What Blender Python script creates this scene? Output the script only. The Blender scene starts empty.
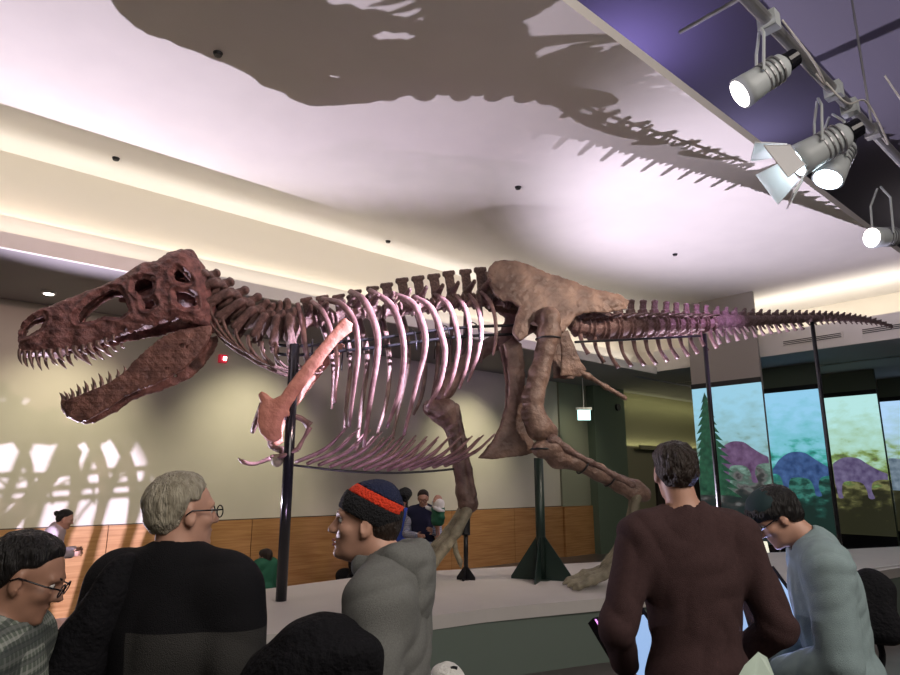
import bpy, math, random
import numpy as np
from mathutils import Vector, Matrix, Euler

# ------------------------------------------------------------------ camera, world, exposure
CAM_H = 1.70
PITCH = math.radians(12.5)
CA, SA = math.cos(math.radians(48.9)), math.sin(math.radians(48.9))
FPX = 640.0
scene = bpy.context.scene
col = scene.collection
cam_data = bpy.data.cameras.new('camera')
cam_data.sensor_width = 36.0
cam_data.lens = FPX / 900.0 * 36.0
cam_data.clip_start = 0.05
cam_data.clip_end = 200
cam = bpy.data.objects.new('camera', cam_data)
col.objects.link(cam)
cam.location = (0, 0, CAM_H)
cam.rotation_euler = (math.pi / 2 + PITCH, 0, math.radians(48.9 - 90))
scene.camera = cam

scene.view_settings.view_transform = 'Standard'
scene.view_settings.look = 'None'
scene.view_settings.gamma = 1.0
scene.view_settings.use_curve_mapping = False
scene.view_settings.exposure = 0.12

world = bpy.data.worlds.new('hall_ambience')
scene.world = world
world.use_nodes = True
world.node_tree.nodes['Background'].inputs[0].default_value = (0.50, 0.48, 0.50, 1)
world.node_tree.nodes['Background'].inputs[1].default_value = 0.13


def G(r, f, z=0.0):
    """camera-aligned ground coordinates (right, forward) -> hall coordinates"""
    return Vector((CA * f + SA * r, SA * f - CA * r, z))


def ray(px, py):
    r = px - 450.0
    d = 337.5 - py
    return r, FPX * math.cos(PITCH) - d * math.sin(PITCH), d * math.cos(PITCH) + FPX * math.sin(PITCH)


def on_z(px, py, z):
    r, f, u = ray(px, py)
    k = (z - CAM_H) / u
    return G(r * k, f * k, z)


def at_dist(px, py, D):
    r, f, u = ray(px, py)
    k = D / math.hypot(r, f)
    return G(r * k, f * k, CAM_H + u * k)


def on_wall_y(px, py, Y):
    r, f, u = ray(px, py)
    g = G(r, f)
    k = Y / g.y
    return Vector((g.x * k, Y, CAM_H + u * k))


def on_wall_x(px, py, X):
    r, f, u = ray(px, py)
    g = G(r, f)
    k = X / g.x
    return Vector((X, g.y * k, CAM_H + u * k))


def area_light(name, loc, target, size, size_y, energy, color, spread=math.pi):
    l = bpy.data.lights.new(name, 'AREA')
    l.shape = 'RECTANGLE'
    l.size, l.size_y = size, size_y
    l.energy = energy
    l.color = color
    l.spread = spread
    o = bpy.data.objects.new(name, l)
    col.objects.link(o)
    o.location = loc
    o.rotation_euler = (Vector(target) - Vector(loc)).to_track_quat('-Z', 'Y').to_euler()
    return o


def spot_light(name, loc, target, energy, color, cone=60, blend=0.5, radius=0.05):
    l = bpy.data.lights.new(name, 'SPOT')
    l.energy = energy
    l.color = color
    l.spot_size = math.radians(cone)
    l.spot_blend = blend
    l.shadow_soft_size = radius
    o = bpy.data.objects.new(name, l)
    col.objects.link(o)
    o.location = loc
    o.rotation_euler = (Vector(target) - Vector(loc)).to_track_quat('-Z', 'Y').to_euler()
    return o


LAMP_A = Vector((4.45, 1.65, 4.55))
LAMP_B = Vector((5.75, 1.72, 4.50))
LAMP_C = Vector((6.15, 1.72, 4.50))
LAMP_D = Vector((8.10, 1.90, 4.35))


def lamp_beam(name, loc, target, *a):
    d = (Vector(target) - loc).normalized()
    return spot_light(name, loc + d * 0.52, target, *a)


# stage lamps on the pipe
lamp_beam('lamp_beam_ribs', LAMP_B, (1.55, 11, 1.05), 7500, (0.80, 0.70, 1.0), 21, 0.3, 0.02)
lamp_beam('lamp_beam_skull', LAMP_A, (1.4, 7.4, 2.8), 480, (1.0, 0.62, 0.60), 46, 0.6, 0.05)
lamp_beam('lamp_beam_hip', LAMP_C, (5.6, 5.2, 2.8), 260, (1.0, 0.80, 0.66), 70, 0.8, 0.06)
lamp_beam('lamp_beam_tail', LAMP_D, (8.2, 4.2, 3.8), 160, (0.80, 0.48, 1.0), 60, 0.7, 0.05)
# uplights standing on and behind the platform
spot_light('uplight_head', G(-5.8, 7.85, 0.30), G(-1.5, 4.7, 5.0), 1700, (0.90, 0.80, 1.0), 78, 0.5, 0.012)
spot_light('uplight_tail', G(2.7, 9.4, 0.75), G(4.9, 8.7, 5.69), 1300, (0.88, 0.79, 1.0), 96, 0.7, 0.012)
spot_light('uplight_belly', G(-1.2, 5.6, 0.75), G(-0.9, 6.7, 2.2), 80, (0.85, 0.55, 1.0), 76, 1.0, 0.05)
# cove strips
area_light('cove_back', (3.6, 9.0, 4.5), (3.6, 9.0, 5.6), 20, 0.12, 100, (1.0, 0.95, 0.88))
area_light('cove_step', (3.6, 8.66, 4.5), (3.6, 8.62, 5.6), 20, 0.10, 36, (1.0, 0.95, 0.88))
area_light('cove_end', (14.6, 4.5, 4.85), (15.2, 4.5, 5.6), 6.5, 0.12, 60, (1.0, 0.93, 0.83))
# wall washers in the soffit
for wx in (1.9, 4.8, 10.1, 13.6):
    spot_light('wall_washer', (wx, 9.0, 4.2), (wx, 11, 2.0), 260 if wx < 13 else 60, (1.0, 0.93, 0.66), 72, 1.0, 0.08)
# purple house light on the dark ceiling, plus an added fill farther along
spot_light('ceiling_wash', (6.2, 4.0, 5.95), (6.2, 3.9, 6.9), 75, (0.50, 0.40, 1.0), 160, 0.9, 0.1)
spot_light('ceiling_fill_far', (9.5, 3.9, 5.9), (9.0, 3.0, 6.9), 45, (0.66, 0.60, 1.0), 165, 0.9, 0.1)
# added hallway fill, then soft general light of the gallery behind the visitors
area_light('hallway_fill', (18.0, 8.0, 4.2), (18.0, 9.5, 0), 2.0, 2.0, 30, (1.0, 0.95, 0.75))
area_light('gallery_light', (1.5, -3.0, 5.2), (3.0, 3.5, 1.0), 6.0, 3.0, 290, (1.0, 0.90, 0.82))


# ------------------------------------------------------------------ materials
def mat(name, color, rough=0.6, metal=0.0, emit=None, estr=0.0, var=0.0, vscale=6.0, bump=0.0, bscale=40.0,
        color2=None, spec=0.5, stretch=None):
    m = bpy.data.materials.new(name)
    m.use_nodes = True
    nt = m.node_tree
    b = nt.nodes['Principled BSDF']
    b.inputs['Base Color'].default_value = (*color, 1)
    b.inputs['Roughness'].default_value = rough
    b.inputs['Metallic'].default_value = metal
    b.inputs['Specular IOR Level'].default_value = spec
    tc = nt.nodes.new('ShaderNodeTexCoord')
    vec = tc.outputs['Object']
    if stretch:
        mp = nt.nodes.new('ShaderNodeMapping')
        mp.inputs['Scale'].default_value = stretch
        nt.links.new(vec, mp.inputs['Vector'])
        vec = mp.outputs['Vector']
    if var > 0 or color2:
        n = nt.nodes.new('ShaderNodeTexNoise')
        n.inputs['Scale'].default_value = vscale
        n.inputs['Detail'].default_value = 6
        nt.links.new(vec, n.inputs['Vector'])
        ramp = nt.nodes.new('ShaderNodeValToRGB')
        c2 = color2 or tuple(min(1, c * (1 + var)) for c in color)
        c1 = tuple(c * (1 - var) for c in color) if not color2 else color
        ramp.color_ramp.elements[0].position = 0.35
        ramp.color_ramp.elements[0].color = (*c1, 1)
        ramp.color_ramp.elements[1].position = 0.65
        ramp.color_ramp.elements[1].color = (*c2, 1)
        nt.links.new(n.outputs['Fac'], ramp.inputs['Fac'])
        nt.links.new(ramp.outputs['Color'], b.inputs['Base Color'])
    if bump > 0:
        n2 = nt.nodes.new('ShaderNodeTexNoise')
        n2.inputs['Scale'].default_value = bscale
        n2.inputs['Detail'].default_value = 5
        nt.links.new(vec, n2.inputs['Vector'])
        bp = nt.nodes.new('ShaderNodeBump')
        bp.inputs['Strength'].default_value = bump
        bp.inputs['Distance'].default_value = 0.02
        nt.links.new(n2.outputs['Fac'], bp.inputs['Height'])
        nt.links.new(bp.outputs['Normal'], b.inputs['Normal'])
    if emit:
        b.inputs['Emission Color'].default_value = (*emit, 1)
        b.inputs['Emission Strength'].default_value = estr
    return m


M = {}
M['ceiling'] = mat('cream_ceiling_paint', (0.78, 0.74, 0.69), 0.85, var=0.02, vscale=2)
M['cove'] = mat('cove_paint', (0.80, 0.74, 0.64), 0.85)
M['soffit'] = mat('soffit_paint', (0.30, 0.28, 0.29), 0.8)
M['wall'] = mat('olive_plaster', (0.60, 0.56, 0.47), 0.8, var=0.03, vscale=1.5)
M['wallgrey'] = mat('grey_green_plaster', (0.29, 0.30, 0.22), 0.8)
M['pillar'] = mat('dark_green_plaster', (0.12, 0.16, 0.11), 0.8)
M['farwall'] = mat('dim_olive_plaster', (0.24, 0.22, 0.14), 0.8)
M['darkceil'] = mat('dark_ceiling', (0.16, 0.15, 0.19), 0.8)
M['floor'] = mat('dark_floor', (0.10, 0.085, 0.08), 0.35, var=0.15, vscale=3)
M['platform_top'] = mat('pale_stone', (0.56, 0.53, 0.50), 0.55, var=0.03, vscale=2)
M['platform_rim'] = mat('pale_rim', (0.50, 0.52, 0.46), 0.5)
M['platform_face'] = mat('green_glass_face', (0.16, 0.20, 0.17), 0.25)
M['black'] = mat('black_metal', (0.015, 0.015, 0.018), 0.4, metal=0.3)
M['blackgloss'] = mat('black_gloss', (0.01, 0.01, 0.014), 0.15)
M['darkgreen'] = mat('dark_green_metal', (0.014, 0.03, 0.024), 0.4, metal=0.2)
M['steel'] = mat('grey_steel', (0.30, 0.30, 0.31), 0.4, metal=0.6)
M['lampgrey'] = mat('lamp_housing_grey', (0.48, 0.52, 0.53), 0.45)
M['lamplight'] = mat('lamp_glow', (1, 1, 1), 0.5, emit=(0.72, 0.92, 1.0), estr=14)
M['lampwarm'] = mat('warm_lamp_glow', (1, 1, 1), 0.5, emit=(1, 0.90, 0.84), estr=9)
M['white'] = mat('white_plastic', (0.75, 0.75, 0.75), 0.5)
M['cable'] = mat('white_cable', (0.55, 0.53, 0.5), 0.5)
M['door'] = mat('dark_door', (0.045, 0.035, 0.028), 0.5)
M['red'] = mat('red_alarm', (0.5, 0.03, 0.05), 0.4, emit=(0.8, 0.02, 0.06), estr=0.25)
# bones
M['skull'] = mat('dark_red_fossil', (0.080, 0.036, 0.034), 0.5, color2=(0.23, 0.105, 0.092), vscale=14, bump=0.55, bscale=70)
M['jaw'] = mat('brown_fossil', (0.095, 0.045, 0.036), 0.5, color2=(0.21, 0.105, 0.08), vscale=9, bump=0.5, bscale=70)
M['tooth'] = mat('tooth_enamel', (0.10, 0.065, 0.055), 0.3, color2=(0.25, 0.16, 0.13), vscale=14)
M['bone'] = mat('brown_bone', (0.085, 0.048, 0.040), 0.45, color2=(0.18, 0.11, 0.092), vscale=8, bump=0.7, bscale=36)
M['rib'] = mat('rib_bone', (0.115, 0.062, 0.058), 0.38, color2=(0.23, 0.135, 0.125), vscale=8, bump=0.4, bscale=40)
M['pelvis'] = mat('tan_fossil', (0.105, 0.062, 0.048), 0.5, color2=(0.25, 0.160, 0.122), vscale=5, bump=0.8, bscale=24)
M['scapula'] = mat('orange_tan_bone', (0.30, 0.13, 0.085), 0.55, color2=(0.42, 0.20, 0.14), vscale=8, bump=0.4, bscale=40)
M['tail'] = mat('dark_tail_bone', (0.10, 0.06, 0.06), 0.55, color2=(0.21, 0.135, 0.13), vscale=9, bump=0.6, bscale=40)
M['foot'] = mat('olive_brown_bone', (0.16, 0.14, 0.095), 0.6, color2=(0.30, 0.27, 0.19), vscale=9, bump=0.6, bscale=36)


def wood_mat():
    m = bpy.data.materials.new('oak_panelling')
    m.use_nodes = True
    nt = m.node_tree
    b = nt.nodes['Principled BSDF']
    b.inputs['Roughness'].default_value = 0.45
    tc = nt.nodes.new('ShaderNodeTexCoord')
    mp = nt.nodes.new('ShaderNodeMapping')
    mp.inputs['Scale'].default_value = (0.7, 1, 14)
    nt.links.new(tc.outputs['Object'], mp.inputs['Vector'])
    n = nt.nodes.new('ShaderNodeTexNoise')
    n.inputs['Scale'].default_value = 2.5
    n.inputs['Detail'].default_value = 8
    nt.links.new(mp.outputs['Vector'], n.inputs['Vector'])
    r = nt.nodes.new('ShaderNodeValToRGB')
    r.color_ramp.elements[0].position = .3
    r.color_ramp.elements[0].color = (0.34, 0.155, 0.05, 1)
    r.color_ramp.elements[1].position = .7
    r.color_ramp.elements[1].color = (0.50, 0.27, 0.105, 1)
    nt.links.new(n.outputs['Fac'], r.inputs['Fac'])
    nt.links.new(r.outputs['Color'], b.inputs['Base Color'])
    return m


M['wood'] = wood_mat()


# ------------------------------------------------------------------ object helpers
def tag(o, label=None, cat=None, group=None, kind=None):
    if label: o['label'] = label
    if cat: o['category'] = cat
    if group: o['group'] = group
    if kind: o['kind'] = kind
    return o


def empty(name, loc, label, cat, group=None, rz=0.0):
    o = bpy.data.objects.new(name, None)
    o.empty_display_size = 0.2
    col.objects.link(o)
    o.location = loc
    o.rotation_euler = (0, 0, rz)
    return tag(o, label, cat, group)


def mesh_obj(name, verts, faces, m, parent=None, smooth=False, world=True):
    """verts in world coordinates when world=True (parent then must be an unrotated thing)"""
    me = bpy.data.meshes.new(name)
    v = np.asarray(verts, dtype=float)
    if parent is not None and world:
        p = parent
        off = Vector((0, 0, 0))
        while p is not None:
            off += p.location
            p = p.parent
        v = v - np.array(off)
    me.from_pydata(v.tolist(), [], [tuple(int(i) for i in f) for f in faces])
    me.validate()
    if smooth:
        me.polygons.foreach_set('use_smooth', [True] * len(me.polygons))
    me.update()
    me.materials.append(m)
    o = bpy.data.objects.new(name, me)
    col.objects.link(o)
    if parent is not None:
        o.parent = parent
    return o


class MB:
    def __init__(self):
        self.v, self.f = [], []

    def box(self, lo, hi):
        x0, y0, z0 = lo
        x1, y1, z1 = hi
        n = len(self.v)
        self.v += [(x0, y0, z0), (x1, y0, z0), (x1, y1, z0), (x0, y1, z0), (x0, y0, z1), (x1, y0, z1), (x1, y1, z1), (x0, y1, z1)]
        self.f += [tuple(n + i for i in q) for q in ((0, 3, 2, 1), (4, 5, 6, 7), (0, 1, 5, 4), (1, 2, 6, 5), (2, 3, 7, 6), (3, 0, 4, 7))]
        return self

    def obox(self, c, ax, ay, az):
        """oriented box: centre and three half-axis vectors"""
        n = len(self.v)
        c, ax, ay, az = Vector(c), Vector(ax), Vector(ay), Vector(az)
        for sz in (-1, 1):
            for sx, sy in ((-1, -1), (1, -1), (1, 1), (-1, 1)):
                self.v.append(tuple(c + ax * sx + ay * sy + az * sz))
        self.f += [tuple(n + i for i in q) for q in ((0, 3, 2, 1), (4, 5, 6, 7), (0, 1, 5, 4), (1, 2, 6, 5), (2, 3, 7, 6), (3, 0, 4, 7))]
        return self

    def tube(self, pts, rad, seg=10, flat=1.0, up=None):
        pts = [Vector(p) for p in pts]
        if not hasattr(rad, '__len__'):
            rad = [rad] * len(pts)
        n0 = len(self.v)
        prev = None
        for i, p in enumerate(pts):
            t = (pts[min(i + 1, len(pts) - 1)] - pts[max(i - 1, 0)]).normalized()
            if prev is None:
                a = Vector(up) if up else (Vector((0, 0, 1)) if abs(t.z) < 0.9 else Vector((1, 0, 0)))
            else:
                a = prev
            a = (a - t * a.dot(t)).normalized()
            prev = a
            b = t.cross(a)
            for k in range(seg):
                an = 2 * math.pi * k / seg
                self.v.append(tuple(p + a * math.cos(an) * rad[i] * flat + b * math.sin(an) * rad[i]))
        for i in range(len(pts) - 1):
            for k in range(seg):
                k2 = (k + 1) % seg
                self.f.append((n0 + i * seg + k, n0 + i * seg + k2, n0 + (i + 1) * seg + k2, n0 + (i + 1) * seg + k))
        self.f.append(tuple(n0 + k for k in range(seg))[::-1])
        self.f.append(tuple(n0 + (len(pts) - 1) * seg + k for k in range(seg)))
        return self

    def prism(self, poly, vec):
        """closed polygon of 3D points extruded by vec"""
        n = len(self.v)
        k = len(poly)
        self.v += [tuple(p) for p in poly] + [tuple(Vector(p) + Vector(vec)) for p in poly]
        self.f.append(tuple(n + i for i in range(k))[::-1])
        self.f.append(tuple(n + k + i for i in range(k)))
        for i in range(k):
            j = (i + 1) % k
            self.f.append((n + i, n + j, n + k + j, n + k + i))
        return self

    def build(self, name, m, parent=None, smooth=False, world=True):
        return mesh_obj(name, self.v, self.f, m, parent, smooth, world)


def spline(pts, n=24):
    """Catmull-Rom through the points"""
    P = [Vector(p) for p in pts]
    P = [P[0] * 2 - P[1]] + P + [P[-1] * 2 - P[-2]]
    out = []
    segs = len(P) - 3
    for i in range(n + 1):
        u = i / n * segs
        s = min(int(u), segs - 1)
        t = u - s
        a, b, c, d = P[s:s + 4]
        out.append(0.5 * ((2 * b) + (c - a) * t + (2 * a - 5 * b + 4 * c - d) * t * t + (3 * b - a - 3 * c + d) * t ** 3))
    return out


def lerp_list(v, n):
    m = len(v) - 1
    return [v[min(int(i / n * m), m - 1)] + (v[min(int(i / n * m), m - 1) + 1] - v[min(int(i / n * m), m - 1)]) * (i / n * m - min(int(i / n * m), m - 1)) for i in range(n + 1)]


# ------------------------------------------------------------------ implicit surfaces
def smin(a, b, k):
    if k <= 0: return np.minimum(a, b)
    h = np.clip(k - np.abs(a - b), 0, None) / k
    return np.minimum(a, b) - h * h * k * 0.25


def smax(a, b, k):
    return -smin(-a, -b, k)


def cap(p0, p1, r0, r1=None, k=0.02, s=1, flat=None):
    return dict(t='c', p0=np.array(p0, float), p1=np.array(p1, float), r0=r0, r1=r0 if r1 is None else r1, k=k, s=s)


def ell(c, r, rot=None, k=0.02, s=1):
    R = np.array(Euler(rot).to_matrix()) if rot is not None else np.eye(3)
    return dict(t='e', c=np.array(c, float), r=np.array(r, float), R=R, k=k, s=s)


def rbox(c, h, rot=None, rad=0.01, k=0.01, s=1):
    R = np.array(Euler(rot).to_matrix()) if rot is not None else np.eye(3)
    return dict(t='b', c=np.array(c, float), r=np.array(h, float), R=R, rad=rad, k=k, s=s)


def chain(pts, rads, k=0.02, s=1):
    return [cap(pts[i], pts[i + 1], rads[i], rads[i + 1], k, s) for i in range(len(pts) - 1)]


def prim_bounds(p):
    if p['t'] == 'c':
        R = max(p['r0'], p['r1'])
        return np.minimum(p['p0'], p['p1']) - R, np.maximum(p['p0'], p['p1']) + R
    e = np.sqrt(((p['R'] * p['r'][None, :]) ** 2).sum(1)) if p['t'] == 'e' else np.abs(p['R']) @ p['r']
    return p['c'] - e, p['c'] + e


def prim_eval(p, X, Y, Z):
    if p['t'] == 'c':
        d = p['p1'] - p['p0']
        L = max(d @ d, 1e-9)
        x, y, z = X - p['p0'][0], Y - p['p0'][1], Z - p['p0'][2]
        h = np.clip((x * d[0] + y * d[1] + z * d[2]) / L, 0, 1)
        return np.sqrt((x - d[0] * h) ** 2 + (y - d[1] * h) ** 2 + (z - d[2] * h) ** 2) - (p['r0'] + (p['r1'] - p['r0']) * h)
    x, y, z = X - p['c'][0], Y - p['c'][1], Z - p['c'][2]
    R = p['R']
    a = x * R[0, 0] + y * R[1, 0] + z * R[2, 0]
    b = x * R[0, 1] + y * R[1, 1] + z * R[2, 1]
    c = x * R[0, 2] + y * R[1, 2] + z * R[2, 2]
    r = p['r']
    if p['t'] == 'e':
        k0 = np.sqrt((a / r[0]) ** 2 + (b / r[1]) ** 2 + (c / r[2]) ** 2)
        k1 = np.sqrt((a / r[0] ** 2) ** 2 + (b / r[1] ** 2) ** 2 + (c / r[2] ** 2) ** 2) + 1e-9
        return k0 * (k0 - 1) / k1
    rad = p['rad']
    q = [np.abs(a) - r[0] + rad, np.abs(b) - r[1] + rad, np.abs(c) - r[2] + rad]
    out = np.sqrt(sum(np.clip(i, 0, None) ** 2 for i in q))
    return out + np.clip(np.maximum(np.maximum(q[0], q[1]), q[2]), None, 0) - rad


def surface_nets(F, org, res):
    S = F < 0
    nx, ny, nz = F.shape
    c = [S[i:nx - 1 + i, j:ny - 1 + j, k:nz - 1 + k] for i in (0, 1) for j in (0, 1) for k in (0, 1)]
    cnt = sum(a.astype(np.int8) for a in c)
    active = (cnt > 0) & (cnt < 8)
    idx = np.full(active.shape, -1, np.int32)
    ci = np.argwhere(active)
    idx[active] = np.arange(len(ci))
    acc = np.zeros((len(ci), 3))
    num = np.zeros(len(ci))
    corners = [(i, j, k) for i in (0, 1) for j in (0, 1) for k in (0, 1)]
    val = {q: F[ci[:, 0] + q[0], ci[:, 1] + q[1], ci[:, 2] + q[2]] for q in corners}
    for a in corners:
        for ax in range(3):
            if a[ax] == 0:
                b = list(a); b[ax] = 1; b = tuple(b)
                fa, fb = val[a], val[b]
                cr = (fa < 0) != (fb < 0)
                t = np.where(cr, fa / np.where(cr, fa - fb, 1), 0)
                pt = np.tile(np.array(a, float), (len(ci), 1))
                pt[:, ax] += t
                acc += pt * cr[:, None]
                num += cr
    V = (ci + acc / num[:, None]) * res + org
    faces = []
    for ax in range(3):
        o1, o2 = [(1, 2), (2, 0), (0, 1)][ax]
        sl0 = [slice(1, -1)] * 3
        sl0[ax] = slice(0, F.shape[ax] - 1)
        sl1 = list(sl0)
        sl1[ax] = slice(1, F.shape[ax])
        A, B = S[tuple(sl0)], S[tuple(sl1)]
        e = np.argwhere(A != B)
        if len(e) == 0: continue
        ins = A[tuple(e.T)]
        base = e.copy()
        base[:, o1] += 1
        base[:, o2] += 1

        def cell(d1, d2):
            q = base.copy()
            q[:, o1] -= d1
            q[:, o2] -= d2
            return idx[q[:, 0], q[:, 1], q[:, 2]]
        q = np.stack([cell(1, 1), cell(0, 1), cell(0, 0), cell(1, 0)], 1)
        q[~ins] = q[~ins][:, ::-1]
        faces.append(q)
    return V, np.concatenate(faces)


def wob(X, Y, Z, sc, seed=0):
    s = seed * 1.7
    return (np.sin(X * sc + 1.3 * np.sin(Y * sc * 0.8 + s) + s) * np.sin(Y * sc * 1.1 + 1.1 * np.sin(Z * sc * .9) + 2 * s)
            + np.sin(Z * sc * 1.2 + 1.2 * np.sin(X * sc * 1.1 + s))) * 0.5


def field(prims, res, pad=0.03, fn=None, bounds=None):
    lo = np.min([prim_bounds(p)[0] for p in prims if p['s'] > 0], 0) - pad
    hi = np.max([prim_bounds(p)[1] for p in prims if p['s'] > 0], 0) + pad
    if bounds:
        lo = np.maximum(lo, bounds[0]); hi = np.minimum(hi, bounds[1])
    n = np.ceil((hi - lo) / res).astype(int) + 2
    F = np.full(n, 0.5, np.float32)
    ax = [lo[i] + np.arange(n[i]) * res for i in range(3)]
    for p in prims:
        a, b = prim_bounds(p)
        m = p['k'] + 3 * res
        i0 = np.clip(np.floor((a - m - lo) / res).astype(int), 0, n)
        i1 = np.clip(np.ceil((b + m - lo) / res).astype(int) + 1, 0, n)
        if np.any(i1 <= i0): continue
        sl = tuple(slice(i0[i], i1[i]) for i in range(3))
        X, Y, Z = np.meshgrid(ax[0][sl[0]], ax[1][sl[1]], ax[2][sl[2]], indexing='ij', sparse=True)
        d = prim_eval(p, X, Y, Z).astype(np.float32)
        F[sl] = smin(F[sl], d, p['k']) if p['s'] > 0 else smax(F[sl], -d, p['k'])
    if fn is not None:
        X, Y, Z = np.meshgrid(*ax, indexing='ij', sparse=True)
        F = fn(F, X, Y, Z)
    F[0], F[-1], F[:, 0], F[:, -1], F[:, :, 0], F[:, :, -1] = 1, 1, 1, 1, 1, 1
    return F, lo


def blob(name, prims, m, parent, res=0.01, fn=None, world=False, warp=None):
    F, lo = field(prims, res, fn=fn, pad=0.02 + 2 * res)
    V, Q = surface_nets(F, lo, res)
    if warp is not None:
        V = warp(V)
        Q = Q[:, ::-1]
    return mesh_obj(name, V, Q, m, parent, True, world)


def poly_dist(poly, X, Y):
    """signed distance to a closed 2D polygon, negative inside"""
    P = np.array(poly, float)
    d = np.full(np.broadcast(X, Y).shape, 1e9)
    s = np.ones(d.shape)
    n = len(P)
    for i in range(n):
        a, b = P[i], P[(i + 1) % n]
        e = b - a
        wx, wy = X - a[0], Y - a[1]
        h = np.clip((wx * e[0] + wy * e[1]) / (e @ e + 1e-12), 0, 1)
        d = np.minimum(d, (wx - e[0] * h) ** 2 + (wy - e[1] * h) ** 2)
        c1 = (Y >= a[1]) & (Y < b[1]) & (e[0] * wy < e[1] * wx)
        c2 = (Y < a[1]) & (Y >= b[1]) & (e[0] * wy > e[1] * wx)
        s = np.where(c1 | c2, -s, s)
    return s * np.sqrt(d)


# ------------------------------------------------------------------ the hall
HM, HS, HF = 5.69, 4.26, 4.42
WY = 11.0


def struct(name, mb, m):
    return tag(mb.build(name, m), kind='structure')


GALLERY_Z = -0.22                                        # the walkway behind the platform lies a step lower
struct('floor', MB().box((-7, -7, -0.3), (24, 7.3, 0)).box((-7, 7.3, -0.3), (24, 12.2, GALLERY_Z)), M['floor'])
struct('ceiling', MB().box((-7, 2.92, HM), (16.3, 9.23, HM + 0.12)), M['ceiling'])
struct('trim_1', MB().box((-7, 9.13, HS + .05), (16.3, 9.23, HM)), M['cove'])                 # wall of the cove
struct('trim_2', MB().box((-7, 8.82, HS + .05), (14.2, 8.9, 4.76)), M['cove'])                # upper step of the cove
struct('trim_3', MB().box((-7, 8.40, HS - .02), (14.1, 8.46, HF)), M['ceiling'])        # fascia
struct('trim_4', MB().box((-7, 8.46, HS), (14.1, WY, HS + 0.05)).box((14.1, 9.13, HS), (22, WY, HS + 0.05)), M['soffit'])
# end of the hall: fascia, cove, wall
struct('trim_5', MB().box((14.1, -1.0, 4.30), (14.16, 8.46, 4.80)), M['ceiling'])
struct('trim_6', MB().box((16.2, -1.0, 4.30), (16.3, 9.13, HM + .0)), M['cove'])
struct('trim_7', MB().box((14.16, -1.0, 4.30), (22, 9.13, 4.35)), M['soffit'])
struct('ceiling_upper', MB().box((-7, -7, 6.9), (24, 7.5, 7.0)), M['darkceil'])
beams = MB()
for by in (0.4, 1.1, -0.6):
    beams.box((-7, by, 6.55), (24, by + 0.16, 6.9))
struct('trim_8', beams, M['darkceil'])
struct('wall_back', MB().box((-7, WY, GALLERY_Z), (16.0, WY + 0.15, HS + .05)), M['wall'])
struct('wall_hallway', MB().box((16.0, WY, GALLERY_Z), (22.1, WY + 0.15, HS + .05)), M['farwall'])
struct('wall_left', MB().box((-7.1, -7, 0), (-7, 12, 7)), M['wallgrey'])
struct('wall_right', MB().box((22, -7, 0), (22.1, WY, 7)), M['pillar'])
struct('wall_rear', MB().box((-7, -7.1, 0), (22, -7, 7)), M['wallgrey'])
# projecting column on the back wall, dark pillar beyond it
x562 = on_wall_y(562, 480, WY - .06).x
x600 = on_wall_y(598, 480, WY - .06).x
x626 = on_wall_y(627, 450, WY - .3).x
x600b = on_wall_y(596, 450, WY - .3).x
struct('wall_column', MB().box((x562, WY - 0.06, 1.02), (x600, WY, HS)), M['wallgrey'])
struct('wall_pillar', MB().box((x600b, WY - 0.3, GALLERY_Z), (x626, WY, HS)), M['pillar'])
# oak wainscot with panel joints
wb = MB()
xs = [-7, -4.2, -1.9, 0.4, 2.72, 5.0, 7.3, 9.6, 11.6, x562]
for a, b in zip(xs[:-1], xs[1:]):
    wb.box((a + .006, WY - 0.05, GALLERY_Z), (b - .006, WY, 1.02))
struct('trim_9', wb, M['wood'])
struct('trim_10', MB().box((x562 + .004, WY - 0.11, GALLERY_Z), (x600, WY, 1.01)), M['wood'])
struct('trim_11', MB().box((-7, WY - 0.02, 1.02), (x562, WY, 1.035)), M['door'])
# door at the end of the hallway with glowing cove above
d0 = on_wall_y(654, 447, WY - .05)
dx1 = on_wall_y(700, 447, WY - .05).x
door = empty('door_1', (d0.x, WY - 0.06, GALLERY_Z), None, None)
door['kind'] = 'structure'
del_keys = None
MB().box((d0.x, WY - 0.08, GALLERY_Z), (dx1 + 1.0, WY, d0.z - .1)).build('door_leaf', M['door'], door)
MB().box((dx1 - .03, WY - 0.12, 1.0), (dx1, WY - .08, 1.5)).build('door_handle', M['steel'], door)
struct('trim_12', MB().box((on_wall_y(634, 447, WY).x, WY - 0.22, d0.z - .08), (21.9, WY - 0.16, d0.z + .02)).box((on_wall_y(634, 447, WY).x, WY - 0.22, d0.z - .10), (21.9, WY, d0.z - .08)), M['farwall'])
area_light('hall_cove', (18.9, WY - 0.1, d0.z - .02), (18.9, WY - .03, 3.4), 5.6, 0.05, 9, (0.95, 0.95, 0.55))
area_light('hall_cove_upper', (19.0, WY - 0.4, 4.0), (19.0, WY, 3.9), 5.6, 0.05, 7, (0.90, 0.92, 0.5))

# recessed downlight in the soffit
dl = on_z(49, 292, HS)
o = empty('ceiling_light', (dl.x, dl.y, HS - .02), 'small glowing round downlight in the dark soffit above the snout', 'ceiling light')
MB().tube([(dl.x, dl.y, HS), (dl.x, dl.y, HS - .03)], 0.09, 20).build('frame', M['white'], o)
MB().tube([(dl.x, dl.y, HS - .03), (dl.x, dl.y, HS - .036)], 0.06, 20).build('bulb', M['lampwarm'], o)
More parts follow.
